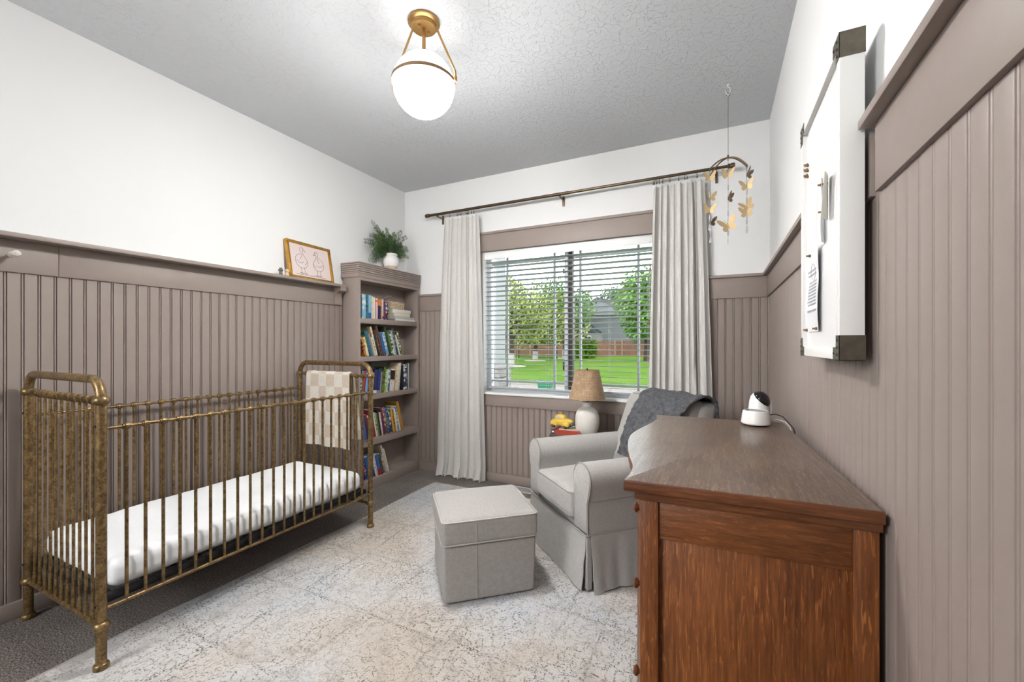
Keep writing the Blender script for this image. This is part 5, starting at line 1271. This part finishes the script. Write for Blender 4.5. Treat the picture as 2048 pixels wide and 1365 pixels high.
# patio bench
b = B(); 
for q in ((-11.75, -10.9, 42.0, 42.1, GZ + .45, GZ + .95), (-11.75, -10.9, 41.5, 42.1, GZ + .42, GZ + .48), (-11.75, -11.69, 41.5, 41.56, GZ, GZ + .65), (-10.96, -10.9, 41.5, 41.56, GZ, GZ + .65), (-11.75, -11.69, 42.0, 42.06, GZ, GZ + .9), (-10.96, -10.9, 42.0, 42.06, GZ, GZ + .9)): box(b, *q)
tag(obj('garden_chair', b, WRAP, None, loc=(-11.3, 41.8, GZ)), 'white garden chair on the lawn beside the bright green bush', 'chair')
# green tub
b = B(); cx2, cy2 = -2.28, 12.9
def tubf(hx_, hy_, z): return [(cx2 + x, cy2 + y, z) for x, y in rrect(hx_, hy_, .05)]
prev = None
for hx_, hy_, z in ((.19, .15, GZ + .01), (.235, .19, GZ + .36), (.26, .21, GZ + .37), (.26, .21, GZ + .41), (.23, .18, GZ + .41), (.18, .14, GZ + .05)):
    ring = [b.verts.new(p) for p in tubf(hx_, hy_, z + .02)]
    if prev is None: b.faces.new(ring)
    else:
        for i in range(len(ring)): b.faces.new((prev[i], prev[(i + 1) % len(ring)], ring[(i + 1) % len(ring)], ring[i]))
    prev = ring
b.faces.new(prev[::-1])
tag(obj('recycling_bin', b, M('emerald_plastic', (22, 160, 104), .4), None, loc=(cx2, cy2, GZ), smooth=.6), 'emerald green plastic bin on the pale driveway', 'bin')
# grey house
hs = thing('neighbour_house', 'large grey sided house behind the cedar fence', 'house', (-12, 70, GZ))
SID = M('grey_blue_siding', (158, 164, 168), .8, 0, 1, .03); ROOF = M('grey_shingles', (118, 118, 122), .9, 0, 4, .1); HW = M('white_house_trim', (226, 230, 232), .7); BRK = M('far_brick', (168, 120, 98), .9, 0, 5, .15); HGL = M('far_window_glass', (112, 142, 150), .1)
hx0, hx1, hy0 = -19.0, -5.0, 68.0
b = B(); box(b, hx0, hx1, hy0, 80, GZ, 6.1); obj('house_wall', b, SID, hs)
b = B(); prism(b, [(-20.0, 5.9), (-14.8, 8.9), (-7.2, 6.9), (-4.0, 5.9)], 67.2, 80.5, T=lambda x, z, y: (x, y, z)); obj('roof', b, ROOF, hs)
b = B(); prism(b, [(-18.6, 5.9), (-14.7, 8.35), (-9.2, 5.9)], 67.0, 67.4, T=lambda x, z, y: (x, y, z)); obj('gable', b, SID, hs)
b = B(); prism(b, [(-18.2, 3.2), (-16.2, 4.9), (-14.0, 3.2), (-14.0, 2.9), (-16.2, 4.55), (-18.2, 2.9)], 66.2, 67.2, T=lambda x, z, y: (x, y, z)); obj('porch_gable', b, M('dark_roof_edge', (96, 112, 122), .7), hs)
b = B(); box(b, -18.2, -14.0, 66.4, 68, GZ, 3.0); obj('porch_wall', b, M('pale_siding', (196, 200, 196), .8), hs)
b = B(); box(b, -13.9, -8.2, 67.8, 68, GZ, 1.3); obj('brick_facing', b, BRK, hs)
for q in ((-16.6, -15.4, 66.3, 1.2, 2.6), (-17.6, -16.6, 66.3, -.2, .6), (-16.2, -15.0, 66.3, -.2, .6), (-9.6, -7.6, 67.9, 3.1, 4.6), (-9.6, -8.4, 67.9, .5, 1.6)):
    b = B(); box(b, q[0], q[1], q[2] - .1, q[2] + .1, q[3], q[4]); wn_ = obj('window', b, HW, hs)
    b = B(); xm = (q[0] + q[1]) / 2; box(b, q[0] + .15, xm - .06, q[2] - .13, q[2] - .1, q[3] + .15, q[4] - .15); box(b, xm + .06, q[1] - .15, q[2] - .13, q[2] - .1, q[3] + .15, q[4] - .15); obj('pane', b, HGL, wn_)
# porch column just outside, left
pc = thing('porch_column', 'white porch column on a stone base outside the left window edge', 'column', (.05, 5.0, GZ))
b = B(); box(b, -.12, .19, 4.88, 5.16, .84, 3.6, bev=.01); obj('shaft', b, HW, pc)
b = B(); box(b, .065, .105, 4.868, 4.882, 1.06, 2.35); obj('brown_strip', b, M('brown_trim_board', (104, 74, 62), .7), pc)
STN = M('pale_stone', (206, 202, 198), .9, 0, 14, .15, .6, 30)
r2 = random.Random(4); zc = GZ
while zc < .80:
    hgt = .118; xx = -.17
    while xx < .25:
        wd = min(r2.uniform(.11, .22), .26 - xx)
        if wd < .05: break
        b = B(); box(b, xx + .004, xx + wd - .004, 4.84 - r2.random() * .012, 5.2, zc + .004, zc + hgt - .004, bev=.006); obj('stone', b, STN, pc); xx += wd
    zc += hgt
b = B(); box(b, -.19, .275, 4.82, 5.22, zc, zc + .04, bev=.006); obj('cap_stone', b, STN, pc)

for m_ in bpy.data.materials:
    if m_.name.split('.')[0] in ('pale_concrete', 'grey_blue_siding', 'grey_shingles', 'white_house_trim', 'far_brick', 'cedar_fence', 'pale_siding', 'dark_roof_edge', 'tree_bark', 'white_trunk_wrap', 'yellow_green_leaf', 'fence_post_wood', 'pale_stone'):
        n_ = next(q for q in m_.node_tree.nodes if q.type == 'BSDF_PRINCIPLED'); n_.inputs['Specular IOR Level'].default_value = 0; n_.inputs['Roughness'].default_value = 1
